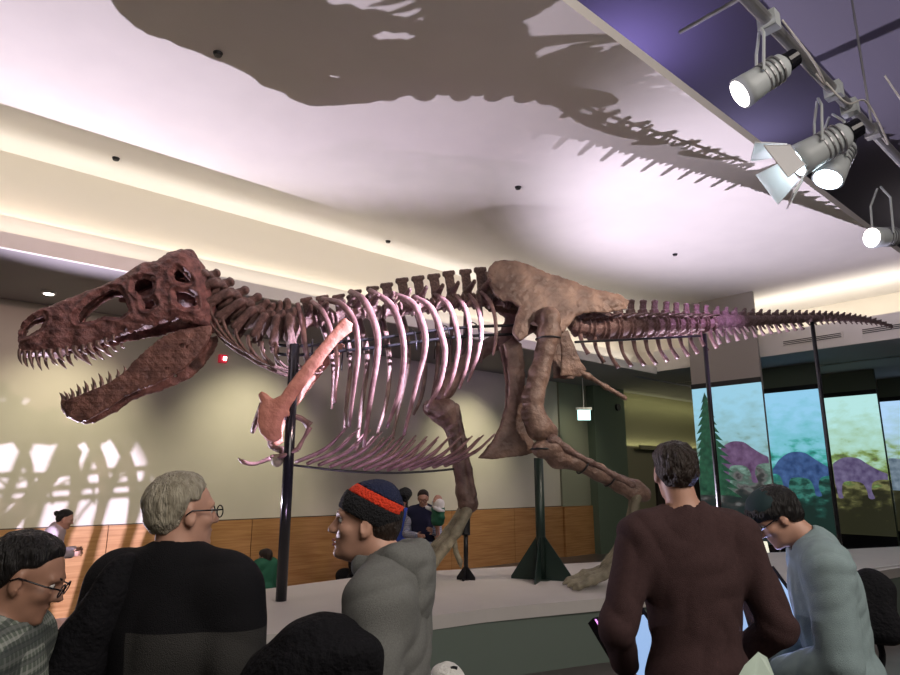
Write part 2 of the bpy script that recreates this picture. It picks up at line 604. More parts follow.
# small black fittings let into the main ceiling
for (px, py, how) in ((218, 53, 'in the skull shadow near the top of the photo'), (518, 187, 'under the pale body shadow in the middle'),
                      (675, 254, 'above the start of the tail'), (116, 158, 'nearest the cove at the left'), (388, 241, 'above the first ribs')):
    p = on_z(px, py, HM)
    tag(MB().tube([(p.x, p.y, HM + .01), (p.x, p.y, HM - .03)], [0.05, 0.035], 14).build('ceiling_fitting', M['black']),
        'black fitting in the ceiling, ' + how, 'ceiling fitting', 'black fittings in the cream ceiling')
# air grilles in the end fascia
for (a, b, c, how) in ((783, 844, 346, 'left of the rod under the thin tail'), (862, 905, 335, 'under the tip of the tail')):
    p0, p1 = on_wall_x(a, c + 4, 14.1), on_wall_x(b, c - 5, 14.1)
    zc = 4.52
    g = empty('air_grille', (14.09, (p0.y + p1.y) / 2, zc), 'dark slotted air grille in the end fascia, ' + how, 'air vent', 'slotted grilles in the end fascia')
    fr = MB().box((14.085, p1.y, zc - .06), (14.1, p0.y, zc + .06))
    fr.build('frame', M['ceiling'], g)
    for k in range(3):
        MB().box((14.075, p1.y + .03, zc - .045 + k * .035), (14.086, p0.y - .03, zc - .030 + k * .035)).build('slot', M['black'], g)
# red fire alarm on the wall
p = on_wall_y(222, 359, WY)
fa = empty('fire_alarm', (p.x, WY, p.z - .08), 'small red fire alarm with a white strobe on the wall behind the neck', 'fire alarm')
MB().box((p.x - .07, WY - .06, p.z - .07), (p.x + .07, WY, p.z + .07)).build('housing', M['red'], fa)
MB().box((p.x + .0, WY - .085, p.z - .03), (p.x + .05, WY - .06, p.z + .03)).build('strobe', M['lampwarm'], fa)
# hanging exit sign
p = on_wall_y(584, 415, 10.1)
M['exit'] = mat('exit_sign_face', (0.6, 0.8, 0.8), 0.5, emit=(0.55, 0.92, 0.92), estr=1.6)
es = empty('exit_sign', (p.x, 10.1, p.z - .2), 'pale glowing exit sign hanging on a thin stem in front of the grey column', 'exit sign')
MB().obox((p.x, 10.1, p.z), G(.16, 0), G(0, .03), (0, 0, .13)).build('lightbox', M['exit'], es)
MB().obox((p.x, 10.1, p.z + .16), G(.2, 0), G(0, .05), (0, 0, .035)).build('bracket', M['white'], es)
MB().tube([(p.x, 10.1, p.z + .19), (p.x, 10.1, HS)], 0.012, 8).build('stem', M['white'], es)
# loudspeaker on the pillar
p = on_wall_y(620, 407, WY - .4)
tag(MB().tube([(p.x, WY - .30, p.z), (p.x, WY - .36, p.z)], 0.10, 16).build('wall_speaker', M['black']),
    'small dark round fitting high on the dark green pillar', 'speaker')

# ------------------------------------------------------------------ platform
PZ = 0.58
front = [(150, 660), (200, 648), (257, 636), (340, 626), (424, 617), (486, 609), (540, 604), (596, 599), (690, 592), (775, 585), (830, 579), (880, 571), (930, 563)]
back = [(930, 545), (850, 549), (760, 553), (680, 557), (600, 562), (540, 565), (430, 571), (350, 578), (257, 590), (170, 604)]
top = [on_z(x, y, PZ) for x, y in front] + [on_z(x, y, PZ) for x, y in back]
plat = empty('display_platform', on_z(540, 600, 0), 'broad low curved pale stone platform that carries the dinosaur skeleton', 'platform')
MB().prism([Vector((p.x, p.y, PZ - .11)) for p in top], (0, 0, .11)).build('deck', M['platform_top'], plat)
cx = sum(p.x for p in top) / len(top)
cy = sum(p.y for p in top) / len(top)
ins = []
for p in top:
    d = Vector((cx - p.x, cy - p.y, 0)).normalized() * 0.05
    ins.append(Vector((p.x + d.x, p.y + d.y, 0)))
MB().prism([Vector((p.x, p.y, 0)) for p in ins], (0, 0, PZ - .11)).build('side_panel', M['platform_face'], plat)
# joint in the side panel
q = on_z(486, 616, PZ - .1)
MB().box((q.x - .006, q.y - .006, 0.02), (q.x + .006, q.y + .006, PZ - .12)).build('panel_joint', M['black'], plat)
# pale rail along the right end
rp = [on_z(x, y, 0.66) for x, y in ((800, 576), (850, 571), (900, 565), (930, 561))]
MB().tube(rp, 0.012, 8).build('edge_rail', M['white'], plat)
# dark ramp rising to the platform on the right
rq = [on_z(850, 582, .55), on_z(930, 572, .55), on_z(960, 640, 0.0), on_z(860, 640, 0.0)]

# ------------------------------------------------------------------ projected murals on staggered glass panels
def screen_mat(seed, sky, mid, low, dark):
    m = bpy.data.materials.new('mural_screen')
    m.use_nodes = True
    nt = m.node_tree
    b = nt.nodes['Principled BSDF']
    b.inputs['Base Color'].default_value = (0.01, 0.012, 0.015, 1)
    b.inputs['Roughness'].default_value = 0.3
    tc = nt.nodes.new('ShaderNodeTexCoord')
    sep = nt.nodes.new('ShaderNodeSeparateXYZ')
    nt.links.new(tc.outputs['Object'], sep.inputs[0])
    n = nt.nodes.new('ShaderNodeTexNoise')
    n.inputs['Scale'].default_value = 3.2
    n.inputs['Detail'].default_value = 8
    mp = nt.nodes.new('ShaderNodeMapping')
    mp.inputs['Location'].default_value = (seed * 3.1, seed, 0)
    mp.inputs['Scale'].default_value = (1, 1, 2.0)
    nt.links.new(tc.outputs['Object'], mp.inputs[0])
    nt.links.new(mp.outputs[0], n.inputs['Vector'])
    # z + noise -> ramp
    ma = nt.nodes.new('ShaderNodeMath'); ma.operation = 'MULTIPLY_ADD'
    nt.links.new(n.outputs['Fac'], ma.inputs[0]); ma.inputs[1].default_value = 2.4
    nt.links.new(sep.outputs['Z'], ma.inputs[2])
    mr = nt.nodes.new('ShaderNodeMapRange')
    nt.links.new(ma.outputs[0], mr.inputs[0])
    mr.inputs[1].default_value = 1.1
    mr.inputs[2].default_value = 4.7
    r = nt.nodes.new('ShaderNodeValToRGB')
    cr = r.color_ramp
    cr.elements[0].position = 0.34; cr.elements[0].color = (*dark, 1)
    cr.elements[1].position = 0.98; cr.elements[1].color = (*sky, 1)
    for pos, c in ((0.42, tuple(v * .3 for v in low)), (0.47, tuple(v * .9 for v in low)), (0.52, tuple(v * .3 for v in mid)), (0.60, tuple(v * .8 for v in mid)), (0.70, tuple((a + b2) / 2 for a, b2 in zip(mid, sky)))):
        e = cr.elements.new(pos); e.color = (*c, 1)
    nt.links.new(mr.outputs[0], r.inputs[0])
    nt.links.new(r.outputs[0], b.inputs['Emission Color'])
    b.inputs['Emission Strength'].default_value = 0.9
    return m


def flat_pic(name, poly_yz, X, m, parent, depth=0.006):
    """flat painted figure on a screen, polygon given as (y, z)"""
    return MB().prism([Vector((X, y, z)) for y, z in poly_yz], (-depth, 0, 0)).build(name, m, parent)


HADRO = [(-1.0, .55), (-.93, .66), (-.80, .70), (-.70, .66), (-.62, .74), (-.45, .95), (-.15, 1.12), (.2, 1.10), (.45, .92), (.75, .72), (1.1, .60), (1.5, .56),
         (1.1, .50), (.7, .50), (.5, .42), (.45, .2), (.50, 0), (.36, 0), (.33, .22), (.22, .42), (-.1, .46), (-.25, .40), (-.30, .15), (-.28, 0), (-.40, 0), (-.42, .2), (-.48, .48), (-.62, .56), (-.72, .52), (-.86, .50)]
specs = [
    (13.7, 692, 762, (0.32, .62, .78), (.20, .34, .28), (.13, .13, .13), (.01, .02, .02), 'showing a pine and a purple dinosaur', 0),
    (15.7, 764, 820, (0.30, .62, .85), (.06, .42, .36), (.05, .20, .16), (.01, .025, .02), 'showing a blue grazing dinosaur', 1),
    (17.7, 823, 876, (0.48, .80, .78), (.28, .42, .14), (.20, .20, .08), (.02, .02, .01), 'showing a violet dinosaur bending left', 2),
    (19.7, 878, 935, (0.45, .68, .95), (.26, .40, .12), (.16, .16, .08), (.02, .02, .01), 'cut by the right edge of the photo', 3)]
M['mural_head'] = mat('screen_header', (0.33, 0.30, 0.28), 0.6)
M['mural_head2'] = mat('screen_header_green', (0.10, 0.13, 0.10), 0.6)
for (X, a, b, sky, mid, low, dark, how, i) in specs:
    ya, yb = on_wall_x(a, 390, X).y, on_wall_x(b, 390, X).y
    ztop = 3.70
    g = empty('mural_panel', (X, (ya + yb) / 2, 0), 'tall glowing landscape screen panel ' + how, 'screen panel', 'staggered landscape screens')
    body = MB().box((X + .005, yb, 0.0), (X + .09, ya, 4.30 if i else HM))
    body.build('header', M['mural_head'] if i == 0 else M['mural_head2'], g)
    MB().box((X - .03, yb, ztop), (X + .004, ya, ztop + .11)).build('top_rail', M['black'], g)
    MB().box((X - .01, yb, 0.42), (X + .004, ya, ztop)).build('screen', screen_mat(i + 1.0, sky, mid, low, dark), g)
    MB().box((X - .03, yb, 0), (X + .004, ya, .42)).build('plinth', M['blackgloss'], g)


def emis(name, c, s=0.9):
    return mat(name, tuple(v * .1 for v in c), 0.5, emit=c, estr=s, color2=None)


def pic_mat(name, c1, c2, sc=7):
    m = bpy.data.materials.new(name)
    m.use_nodes = True
    nt = m.node_tree
    b = nt.nodes['Principled BSDF']
    b.inputs['Base Color'].default_value = (0.01, .01, .01, 1)
    n = nt.nodes.new('ShaderNodeTexNoise'); n.inputs['Scale'].default_value = sc; n.inputs['Detail'].default_value = 6
    tc = nt.nodes.new('ShaderNodeTexCoord')
    nt.links.new(tc.outputs['Object'], n.inputs['Vector'])
    r = nt.nodes.new('ShaderNodeValToRGB')
    r.color_ramp.elements[0].position = .25; r.color_ramp.elements[0].color = (*c1, 1)
    r.color_ramp.elements[1].position = .80; r.color_ramp.elements[1].color = (*c2, 1)
    nt.links.new(n.outputs[0], r.inputs[0])
    nt.links.new(r.outputs[0], b.inputs['Emission Color'])
    b.inputs['Emission Strength'].default_value = 0.40
    return m


panels = [o for o in col.objects if o.name.startswith('mural_panel')]
panels.sort(key=lambda o: o.location.x)
pm = [pic_mat('painted_purple_hide', (.14, .06, .16), (.42, .26, .50)), pic_mat('painted_blue_hide', (.03, .08, .25), (.16, .32, .75)),
      pic_mat('painted_violet_hide', (.12, .08, .22), (.42, .36, .62)), pic_mat('painted_pale_hide', (.12, .2, .28), (.55, .70, .85))]
pine = pic_mat('painted_pine', (.01, .06, .04), (.06, .26, .14), 9)


def beast(panel, px, py, w, m, flip=1, X=None, clip=None):
    X = X or panel.location.x - .011
    c = on_wall_x(px, py, X)
    poly = [(c.y - flip * y * w, c.z + (z - .55) * w) for y, z in HADRO]
    poly = [(p.x, p.y) for p in spline([(y, z, 0) for y, z in poly + poly[:1]], 140)][:-1]
    if clip:
        poly = [(min(max(y, clip[0]), clip[1]), z) for y, z in poly]
    if flip < 0: poly = poly[::-1]
    flat_pic('painted_dinosaur', poly, X, m, panel)


def pclip(i):
    X, a, b = specs[i][:3]
    ys = sorted((on_wall_x(a, 390, X).y, on_wall_x(b, 390, X).y))
    return ys[0] + .01, ys[1] - .01


beast(panels[0], 738, 462, .75, pm[0], 1, clip=pclip(0))
beast(panels[1], 799, 474, 0.85, pm[1], 1, clip=pclip(1))
beast(panels[2], 852, 478, 0.85, pm[2], 1, clip=pclip(2))
beast(panels[3], 896, 486, 1.2, pm[3], 1, clip=pclip(3))
X = panels[0].location.x - .012
pc = pclip(0)
tree = []
rnd = random.Random(4)
c0 = on_wall_x(712, 480, X)
for k in range(13):
    z = 3.45 - k * .17
    w = .08 + k * .045
    tree.append((w + rnd.random() * .05, z - .08))
    tree.append((w * .55, z - .04))
right = [(c0.y - w, z) for w, z in tree]
left = [(min(c0.y + w, pc[1]), z) for w, z in tree[::-1]]
flat_pic('painted_pine', [(c0.y, 3.6)] + right + left, X, pine, panels[0])

# low lit display bases in front of the murals
for (px, how, h) in ((742, 'left one, behind the shoulder of the maroon top', .24), (752, 'middle one', .20), (765, 'right one, beside the cap of the man in the light blue shirt', .22)):
    p = at_dist(px, 548, 12.9)
    p.z = 0
    g = empty('marker_post', p, 'short lit post, ' + how, 'post', 'short lit posts before the screens')
    MB().tube([(p.x, p.y, 0), (p.x, p.y, .42)], 0.05, 12).build('post', M['black'], g)
    MB().tube([(p.x, p.y, .42), (p.x, p.y, .42 + h)], [0.07, .045], 12).build('lit_cap', mat('pale_glow', (.6, .6, .5), .5, emit=(1, .95, .75), estr=.8), g)

# ------------------------------------------------------------------ ceiling pipe and stage lamps
py_, pz_ = 1.55, 5.0
pipe = empty('lighting_pipe', (5, py_, pz_), 'thick grey steel pipe under the dark ceiling that carries the stage lamps', 'pipe')
MB().tube([(2.0, py_, pz_), (12, py_, pz_)], 0.045, 14).build('tube', M['steel'], pipe)
for hx in (3.4, 6.8, 10.0):
    MB().tube([(hx, py_, pz_ + .03), (hx, py_, 6.9)], 0.012, 8).build('hanger', M['steel'], pipe)
    MB().box((hx - .05, py_ - .06, pz_ - .06), (hx + .05, py_ + .06, pz_ + .06)).build('clamp', M['steel'], pipe)
tag(MB().box((5.9, .30, 6.2), (22, .42, 6.3)).build('ceiling_track', M['steel']), 'grey slotted track running under the dark ceiling at the top right', 'track')
tag(MB().tube([(5.2, -.4, 5.9), (5.2, 2.6, 5.9)], 0.02, 8).build('cross_pipe', M['steel']), 'thin pipe crossing under the dark ceiling above the lamps', 'pipe')
def looped(name, pts, r, label):
    tag(MB().tube(spline(pts, 60), r, 6).build(name, M['cable'], smooth=True), label, 'cable')
looped('cable', [(5.5, 1.55, 5.0), (5.7, 1.45, 4.80), (6.1, 1.4, 4.95), (6.5, 1.38, 4.7), (6.9, 1.5, 4.95)], .008, 'pale looping cable hanging behind the bright barn door lamp')
looped('cable', [(4.6, 1.5, 5.05), (4.9, 1.42, 4.80), (5.2, 1.45, 4.75), (5.35, 1.55, 4.98)], .008, 'pale cable looping from the leftmost lamp to the pipe')
looped('cable', [(6.4, 1.3, 5.3), (6.7, 1.2, 4.9), (7.1, 1.25, 4.65), (7.5, 1.4, 4.85), (7.6, 1.5, 5.02)], .008, 'pale cable hanging in a long loop at the right edge')


def stage_lamp(loc, aim, label, barn=False, scale=1.0, glow='lampwarm', dark=False):
    d = (Vector(aim) - loc).normalized()
    g = empty('stage_lamp', (loc.x, loc.y, pz_), label, 'stage lamp', 'stage lamps on the pipe')
    hm = M['lampgrey']
    s = scale
    q = d.to_track_quat('Z', 'Y').to_matrix()
    ex, ey = q @ Vector((1, 0, 0)), q @ Vector((0, 1, 0))
    MB().tube([loc - d * .20 * s, loc - d * .17 * s, loc - d * .02 * s, loc + d * .08 * s, loc + d * .15 * s], [.05 * s, .085 * s, .095 * s, .105 * s, .11 * s], 20).build('housing', hm, g, True)
    MB().tube([loc - d * .27 * s, loc - d * .2 * s], [.06 * s, .065 * s], 16).build('rear_cap', M['blackgloss'], g)
    for k in range(4):
        c = loc - d * (.02 + .035 * k) * s
        MB().tube([c - d * .006, c + d * .006], .1 * s, 20).build('cooling_fin', M['steel'], g)
    MB().tube([loc + d * .151 * s, loc + d * .156 * s], .095 * s, 20).build('lens', M[glow], g)
    # yoke
    yk = MB()
    top = Vector((loc.x, loc.y, pz_ - .05)) - d * .05
    side = d.cross(Vector((0, 0, 1))).normalized()
    for sg in (-1, 1):
        yk.tube([loc + side * sg * .115 * s, loc + side * sg * .115 * s + (top - loc) * .7, top + side * sg * .02], .012, 8)
    yk.build('yoke', M['lampgrey'], g)
    MB().box((top.x - .05, py_ - .065, pz_ - .07), (top.x + .05, py_ + .065, pz_ + .06)).build('pipe_clamp', M['lampgrey'], g)
    if barn:
        for k, (a, sc) in enumerate(((ex, 1), (-ex, 1), (ey, 1), (-ey, 1))):
            b_ = d.cross(a)
            base = loc + d * .16 * s + a * .11 * s
            tip = base + d * .16 * s + a * .10 * s
            fl = MB()
            nn = (tip - base).cross(b_).normalized() * .004
            fl.prism([base - b_ * .08 * s, base + b_ * .08 * s, tip + b_ * .13 * s, tip - b_ * .13 * s], nn)
            fl.build('barn_door', M['white'], g)
            MB().tube([base - b_ * .08 * s, tip - b_ * .13 * s, tip + b_ * .13 * s, base + b_ * .08 * s], .007, 6).build('barn_door_edge', M['white'], g)
    return g


stage_lamp(LAMP_A, LAMP_A + G(-1.0, .25, -.62), 'round grey stage lamp with a warm white lens, leftmost on the pipe', scale=1.1)
stage_lamp(LAMP_B, (1.9, 8.4, .8), 'bright stage lamp with open white barn doors in the middle of the cluster', True, 1.35, 'lamplight')
stage_lamp(LAMP_C, LAMP_C + Vector((-.8, .5, -1.5)), 'finned grey stage lamp just right of the barn door lamp', False, 1.25, 'lamplight')
stage_lamp(LAMP_D, LAMP_D + Vector((-1.0, .5, -.15)), 'pale stage lamp cut by the right edge of the photo', False, 1.1, 'lampwarm')


# ------------------------------------------------------------------ dinosaur skeleton
PATH = [(-4.3, 6.15), (1.08, 7.42), (3.46, 8.52), (5.63, 9.68), (8.4, 11.2)]


def S(px, py, t=0.0, seg=None):
    """pixel -> point on the animal's median surface, moved sideways by t (positive: towards the visitors)"""
    if seg is None:
        seg = 0 if px < 540 else 1 if px < 704 else 2 if px < 812 else 3
    a, b = Vector(PATH[seg]), Vector(PATH[seg + 1])
    d = (b - a).normalized()
    n = Vector((d.y, -d.x))
    r, f, u = ray(px, py)
    k = (t + a.dot(n)) / Vector((r, f)).dot(n)
    return G(r * k, f * k, CAM_H + u * k)


BA = Vector(PATH[0])
BD = (Vector(PATH[1]) - BA).normalized()
BN = Vector((BD.y, -BD.x))


def L(s, t, z):
    p = BA + BD * s + BN * t
    return G(p.x, p.y, z)


BD3 = G(BD.x, BD.y)
BN3 = G(BN.x, BN.y)
BA3 = G(BA.x, BA.y)


def to_local(p):
    q = Vector((p.x, p.y, 0)) - BA3
    return q.dot(BD3), q.dot(BN3), p.z


def loc2(pts, t=0.0):
    """pixel outline -> (s, z) in the body plane at sideways offset t"""
    out = []
    for x, y in pts:
        s, _, z = to_local(S(x, y, t, 0))
        out.append((s, z))
    return out


def warp(V):
    A = np.array(BA3); D = np.array(BD3); N = np.array(BN3)
    P = A[None] + V[:, :1] * D[None] + V[:, 1:2] * N[None]
    P[:, 2] = V[:, 2]
    return P


REX = empty('dinosaur_skeleton', S(540, 583, 0, 0), 'huge mounted dinosaur skeleton with open toothed jaws striding left above the platform', 'dinosaur skeleton')
REX.location.z = PZ


def slab(name, m, F, lo, res, parent=REX):
    F[0], F[-1], F[:, 0], F[:, -1], F[:, :, 0], F[:, :, -1] = 1, 1, 1, 1, 1, 1
    V, Q = surface_nets(F.astype(np.float32), lo, res)
    return mesh_obj(name, warp(V), Q[:, ::-1], m, parent, True)


def grid(lo, hi, res):
    ax = [np.arange(lo[i], hi[i], res) for i in range(3)]
    return ax, np.array(lo)


# --- skull
SK = [(15, 352), (13.5, 340), (14, 328), (21, 318), (38, 308), (60, 300), (85, 291), (100, 285), (115, 279), (128, 271), (143, 264), (158, 262), (164, 259), (172, 254), (184, 252), (194, 256),
      (200, 263), (205, 274), (210, 288), (214, 303), (216, 318), (212, 329), (196, 327), (178, 324), (165, 326), (150, 331), (138, 333), (125, 336), (110, 341), (95, 346), (80, 351), (65, 350), (50, 355), (35, 353), (22, 355)]
HOLES = [[(20, 335), (21, 327), (28, 321), (43, 315), (44, 320), (38, 329), (28, 334)],
         [(77, 317), (84, 307), (95, 298), (110, 290), (120, 291), (126, 301), (130, 313), (120, 318), (104, 316), (92, 321), (80, 322)],
         [(136, 292), (137, 284), (146, 281), (154, 284), (155, 291), (151, 298), (143, 298)],
         [(146, 303), (155, 303), (158, 308), (152, 312), (147, 310)],
         [(176, 278), (180, 274), (187, 279), (193, 286), (186, 287), (178, 284)],
         [(179, 296), (190, 297), (197, 301), (198, 309), (187, 311), (180, 306)]]
T0 = 0.12
skp = loc2(SK, T0)
s0 = min(p[0] for p in skp)
s1 = max(p[0] for p in skp)
res = 0.0085
ax, lo = grid((s0 - .05, -.50, min(p[1] for p in skp) - .05), (s1 + .05, .50, max(p[1] for p in skp) + .05), res)
X2, Z2 = np.meshgrid(ax[0], ax[2], indexing='ij')
d2 = poly_dist(skp, X2, Z2)
hol = np.minimum.reduce([poly_dist(loc2(h, T0), X2, Z2) for h in HOLES])
u = (X2 - s0) / (s1 - s0)
# half width: rounded snout, wider at the back, roof a little narrower
w = np.interp(u, [0, .03, .10, .25, .45, .62, .75, .9, 1.0], [.05, .10, .135, .155, .165, .24, .31, .30, .16])
ridge = np.clip(-d2 / .10, 0, 1)
w = w * (0.80 + 0.20 * ridge)
w = w + .018 * wob(X2, Z2, X2 * 0, 26, 1) * (u < .9)
w = w - .03 * np.exp(-((hol - .01) / .03) ** 2) + .018 * np.exp(-((hol - .05) / .02) ** 2)
T = ax[1][None, :, None]
W3, D3, H3 = w[:, None, :], d2[:, None, :], hol[:, None, :]
outer = smax(np.abs(T) - W3, D3 + 0 * T, .05)
D3b = poly_dist([(a, b - .07) for a, b in skp], X2, Z2)[:, None, :]
D3c = np.where(X2 > s0 + .25 * (s1 - s0), np.minimum(d2, poly_dist([(a, b - .16) for a, b in skp], X2, Z2)), d2)[:, None, :]
inner = smax(np.abs(T) - (W3 - .035), np.minimum(D3, D3c) + .040 + 0 * T, .03)
F = smax(outer, -inner, .012)
F = smax(F, -smax(H3 + 0 * T, (W3 - .12) - np.abs(T), .02), .014)
gx, gy, gz = ax[0][:, None, None], T, ax[2][None, None, :]
for sg in (-1, 1):
    F = smax(F, -np.maximum(np.sqrt(((gx - (s0 + .86 * (s1 - s0))) / 1.6) ** 2 + (gy - sg * .11) ** 2) - .055, loc2([(180, 292)], 0)[0][1] - gz), .02)
F = F + .0045 * wob(gx, gy, gz, 70, 2) + .003 * wob(gx, gy, gz, 140, 5)
skull = slab('skull', M['skull'], F, lo, res)
# brow horn, cheek bar and occipital crest
br = [ell((s0 + .70 * (s1 - s0), sg * .25, loc2([(133, 279)], .2)[0][1]), (.09, .045, .04), k=.03) for sg in (-1, 1)]
blob('brow_ridge', br, M['skull'], skull, .01, warp=warp, world=True, fn=lambda F, X, Y, Z: F + .004 * wob(X, Y, Z, 60))
cr = chain([(*to_local(S(170, 257, 0, 0))[:1], 0, to_local(S(170, 257, 0, 0))[2]), (to_local(S(188, 256, 0, 0))[0], 0, to_local(S(188, 256, 0, 0))[2]),
            (to_local(S(200, 270, 0, 0))[0], 0, to_local(S(200, 270, 0, 0))[2])], [.05, .07, .06], .04)
cr += [ell((to_local(S(190, 262, 0, 0))[0], sg * .14, to_local(S(190, 264, 0, 0))[2]), (.05, .12, .07), k=.05) for sg in (-1, 1)]
blob('nape_crest', cr, M['skull'], skull, .01, warp=warp, world=True, fn=lambda F, X, Y, Z: F + .006 * wob(X, Y, Z, 50))

# dark braincase and palate inside the skull
bc = [(*to_local(S(x, y, 0, 0)),) for x, y in ((122, 300), (136, 299), (155, 298), (190, 298))]
blob('braincase', chain([(a, 0, c) for a, b, c in bc], [.03, .055, .09, .12], .04) + [ell((bc[2][0], 0, bc[2][2] - .03), (.22, .13, .05), k=.05)], M['skull'], skull, .012, warp=warp, world=True, fn=lambda F, X, Y, Z: F + .008 * wob(X, Y, Z, 40))

# --- lower jaw
JW = [(57, 409), (55.5, 403), (57, 397), (62, 399), (75, 395), (90, 390), (105, 384), (118, 377), (127, 370), (134, 361), (145, 352), (155, 344), (165, 337), (180, 332), (200, 329), (213, 327), (214, 334), (208, 346), (198, 359), (186, 371),
      (170, 379), (152, 387), (135, 392), (121, 399), (110, 408), (99, 413), (85, 421), (76, 422), (65, 417)]
JT = .16
jp = loc2(JW, JT)
j0, j1 = min(p[0] for p in jp), max(p[0] for p in jp)
ax, lo = grid((j0 - .05, -.42, min(p[1] for p in jp) - .05), (j1 + .05, .42, max(p[1] for p in jp) + .05), res)
X2, Z2 = np.meshgrid(ax[0], ax[2], indexing='ij')
d2 = poly_dist(jp, X2, Z2)
jh = np.minimum.reduce([poly_dist(loc2(h, JT), X2, Z2) for h in ([(181, 347), (185, 346), (185, 350), (182, 350)], [(166, 370), (170, 369), (170, 372)], [(187, 349), (189, 348), (189, 351)])])
u = (X2 - j0) / (j1 - j0)
w = np.interp(u, [0, .05, .2, .5, .8, 1], [.02, .07, .12, .17, .25, .26])
th = np.interp(u, [0, .3, .6, 1], [.032, .034, .028, .03]) + .006 * wob(X2, Z2, X2 * 0, 30, 3)
T = ax[1][None, :, None]
F = smax(np.abs(np.abs(T) - w[:, None, :]) - th[:, None, :], d2[:, None, :] + 0 * T, .03)
F = smax(F, -(jh[:, None, :] + 0 * T), .01)
gx, gz = ax[0][:, None, None], ax[2][None, None, :]
F = F + .004 * wob(gx, T, gz, 70, 4) + .003 * wob(gx, T, gz, 150, 6)
jaw = slab('lower_jaw', M['jaw'], F, lo, res)


def tooth(root_px, tip_px, t, t2, parent, r):
    a, b = S(*root_px, t, 0), S(*tip_px, t2, 0)
    mid = (a + b) / 2 + BD3 * (-.012 if tip_px[1] > root_px[1] else -.012)
    up = (a - b).normalized()
    MB().tube(spline([a + up * .03, a, mid, b], 8), lerp_list([r * .9, r, r * .8, r * .12], 8), 8, 0.7).build('tooth', M['tooth'], parent, True)


def wsk(px):
    s = loc2([(px, 340)], .14)[0][0]
    return float(np.interp((s - s0) / (s1 - s0), [0, .03, .10, .25, .45, .62, .75], [.03, .08, .115, .135, .145, .21, .27]))


def wjw(px):
    s = loc2([(px, 390)], .14)[0][0]
    return float(np.interp((s - j0) / (j1 - j0), [0, .05, .2, .5, .8, 1], [.02, .07, .12, .17, .25, .26]))


UP = [((17, 352), (20, 364), 1.0), ((23, 354), (25, 366), 1.0), ((29, 354), (33, 367), 1.1), ((36, 354), (40, 366), 1.0), ((43, 353), (46, 361), .9), ((50, 353), (58, 365), 1.4), ((59, 352), (65, 362), 1.3),
      ((67, 350), (69, 356), .9), ((75, 350), (84, 361), 1.5), ((83, 349), (89, 355), 1.1), ((90, 347), (97, 355), 1.3), ((98, 345), (106, 352), 1.3), ((106, 342), (112, 347), 1.0), ((114, 339), (118, 343), .8)]
for a, b, r in UP:
    for sg in (1, -1):
        t = sg * wsk(a[0])
        A_, B_ = loc2([a, b], .13)
        k = .025 * r
        pa, pb = L(A_[0], t, A_[1]), L(B_[0], t * .97, B_[1])
        mid = (pa + pb) / 2 - BD3 * .010
        MB().tube(spline([pa + Vector((0, 0, .04)), pa, mid, pb], 8), lerp_list([k, k, k * .8, k * .1], 8), 8, .7).build('tooth', M['tooth'], skull, True)
LOW = [((59, 399), (55, 391), 1.0), ((65, 399), (61, 390), 1.0), ((71, 397), (68, 387), 1.1), ((78, 394), (75, 383), 1.2), ((86, 391), (83, 380), 1.2), ((94, 388), (91, 377), 1.2), ((102, 385), (98, 373), 1.2), ((110, 382), (108, 371), 1.1), ((118, 377), (117, 369), 1.0), ((125, 373), (124, 366), .8)]
for a, b, r in LOW:
    for sg in (1, -1):
        t = sg * wjw(a[0])
        A_, B_ = loc2([a, b], .14)
        k = .024 * r
        pa, pb = L(A_[0], t, A_[1]), L(B_[0], t, B_[1])
        mid = (pa + pb) / 2 + BD3 * .010
        MB().tube(spline([pa - Vector((0, 0, .04)), pa, mid, pb], 8), lerp_list([k, k, k * .8, k * .1], 8), 8, .7).build('tooth', M['tooth'], jaw, True)


# --- vertebrae: prototypes in a unit frame (x backwards, y sideways, z up)
def proto(name, prims, m, res=0.02, seed=0, amp=.012):
    F, lo_ = field(prims, res, pad=.08, fn=lambda F, X, Y, Z: F + amp * wob(X, Y, Z, 14, seed))
    V, Q = surface_nets(F, lo_, res)
    me = bpy.data.meshes.new(name)
    me.from_pydata(V.tolist(), [], Q.tolist())
    me.polygons.foreach_set('use_smooth', [True] * len(me.polygons))
    me.materials.append(m)
    return me


def place(me, name, p, ex, size, parent=REX, tilt=0.0):
    """put a shared mesh with its local x along ex; size = (length, width, height) factors"""
    o = bpy.data.objects.new(name, me)
    col.objects.link(o)
    o.parent = parent
    ex = Vector(ex).normalized()
    ey = Vector((0, 0, 1)).cross(ex).normalized()
    ez = ex.cross(ey)
    R = Matrix((ex, ey, ez)).transposed().to_4x4()
    R = R @ Matrix.Rotation(tilt, 4, 'Y')
    off = Vector((0, 0, 0))
    q = parent
    while q is not None:
        off += q.location
        q = q.parent
    o.matrix_local = Matrix.Translation(Vector(p) - off) @ R @ Matrix.Diagonal((*size, 1))
    return o


def spool(r=.5, ln=.45):
    return [cap((-ln, 0, 0), (-ln + .12, 0, 0), r, r * .95, .05), cap((ln - .12, 0, 0), (ln, 0, 0), r * .95, r, .05), cap((-ln, 0, 0), (ln, 0, 0), r * .62, r * .62, .12)]


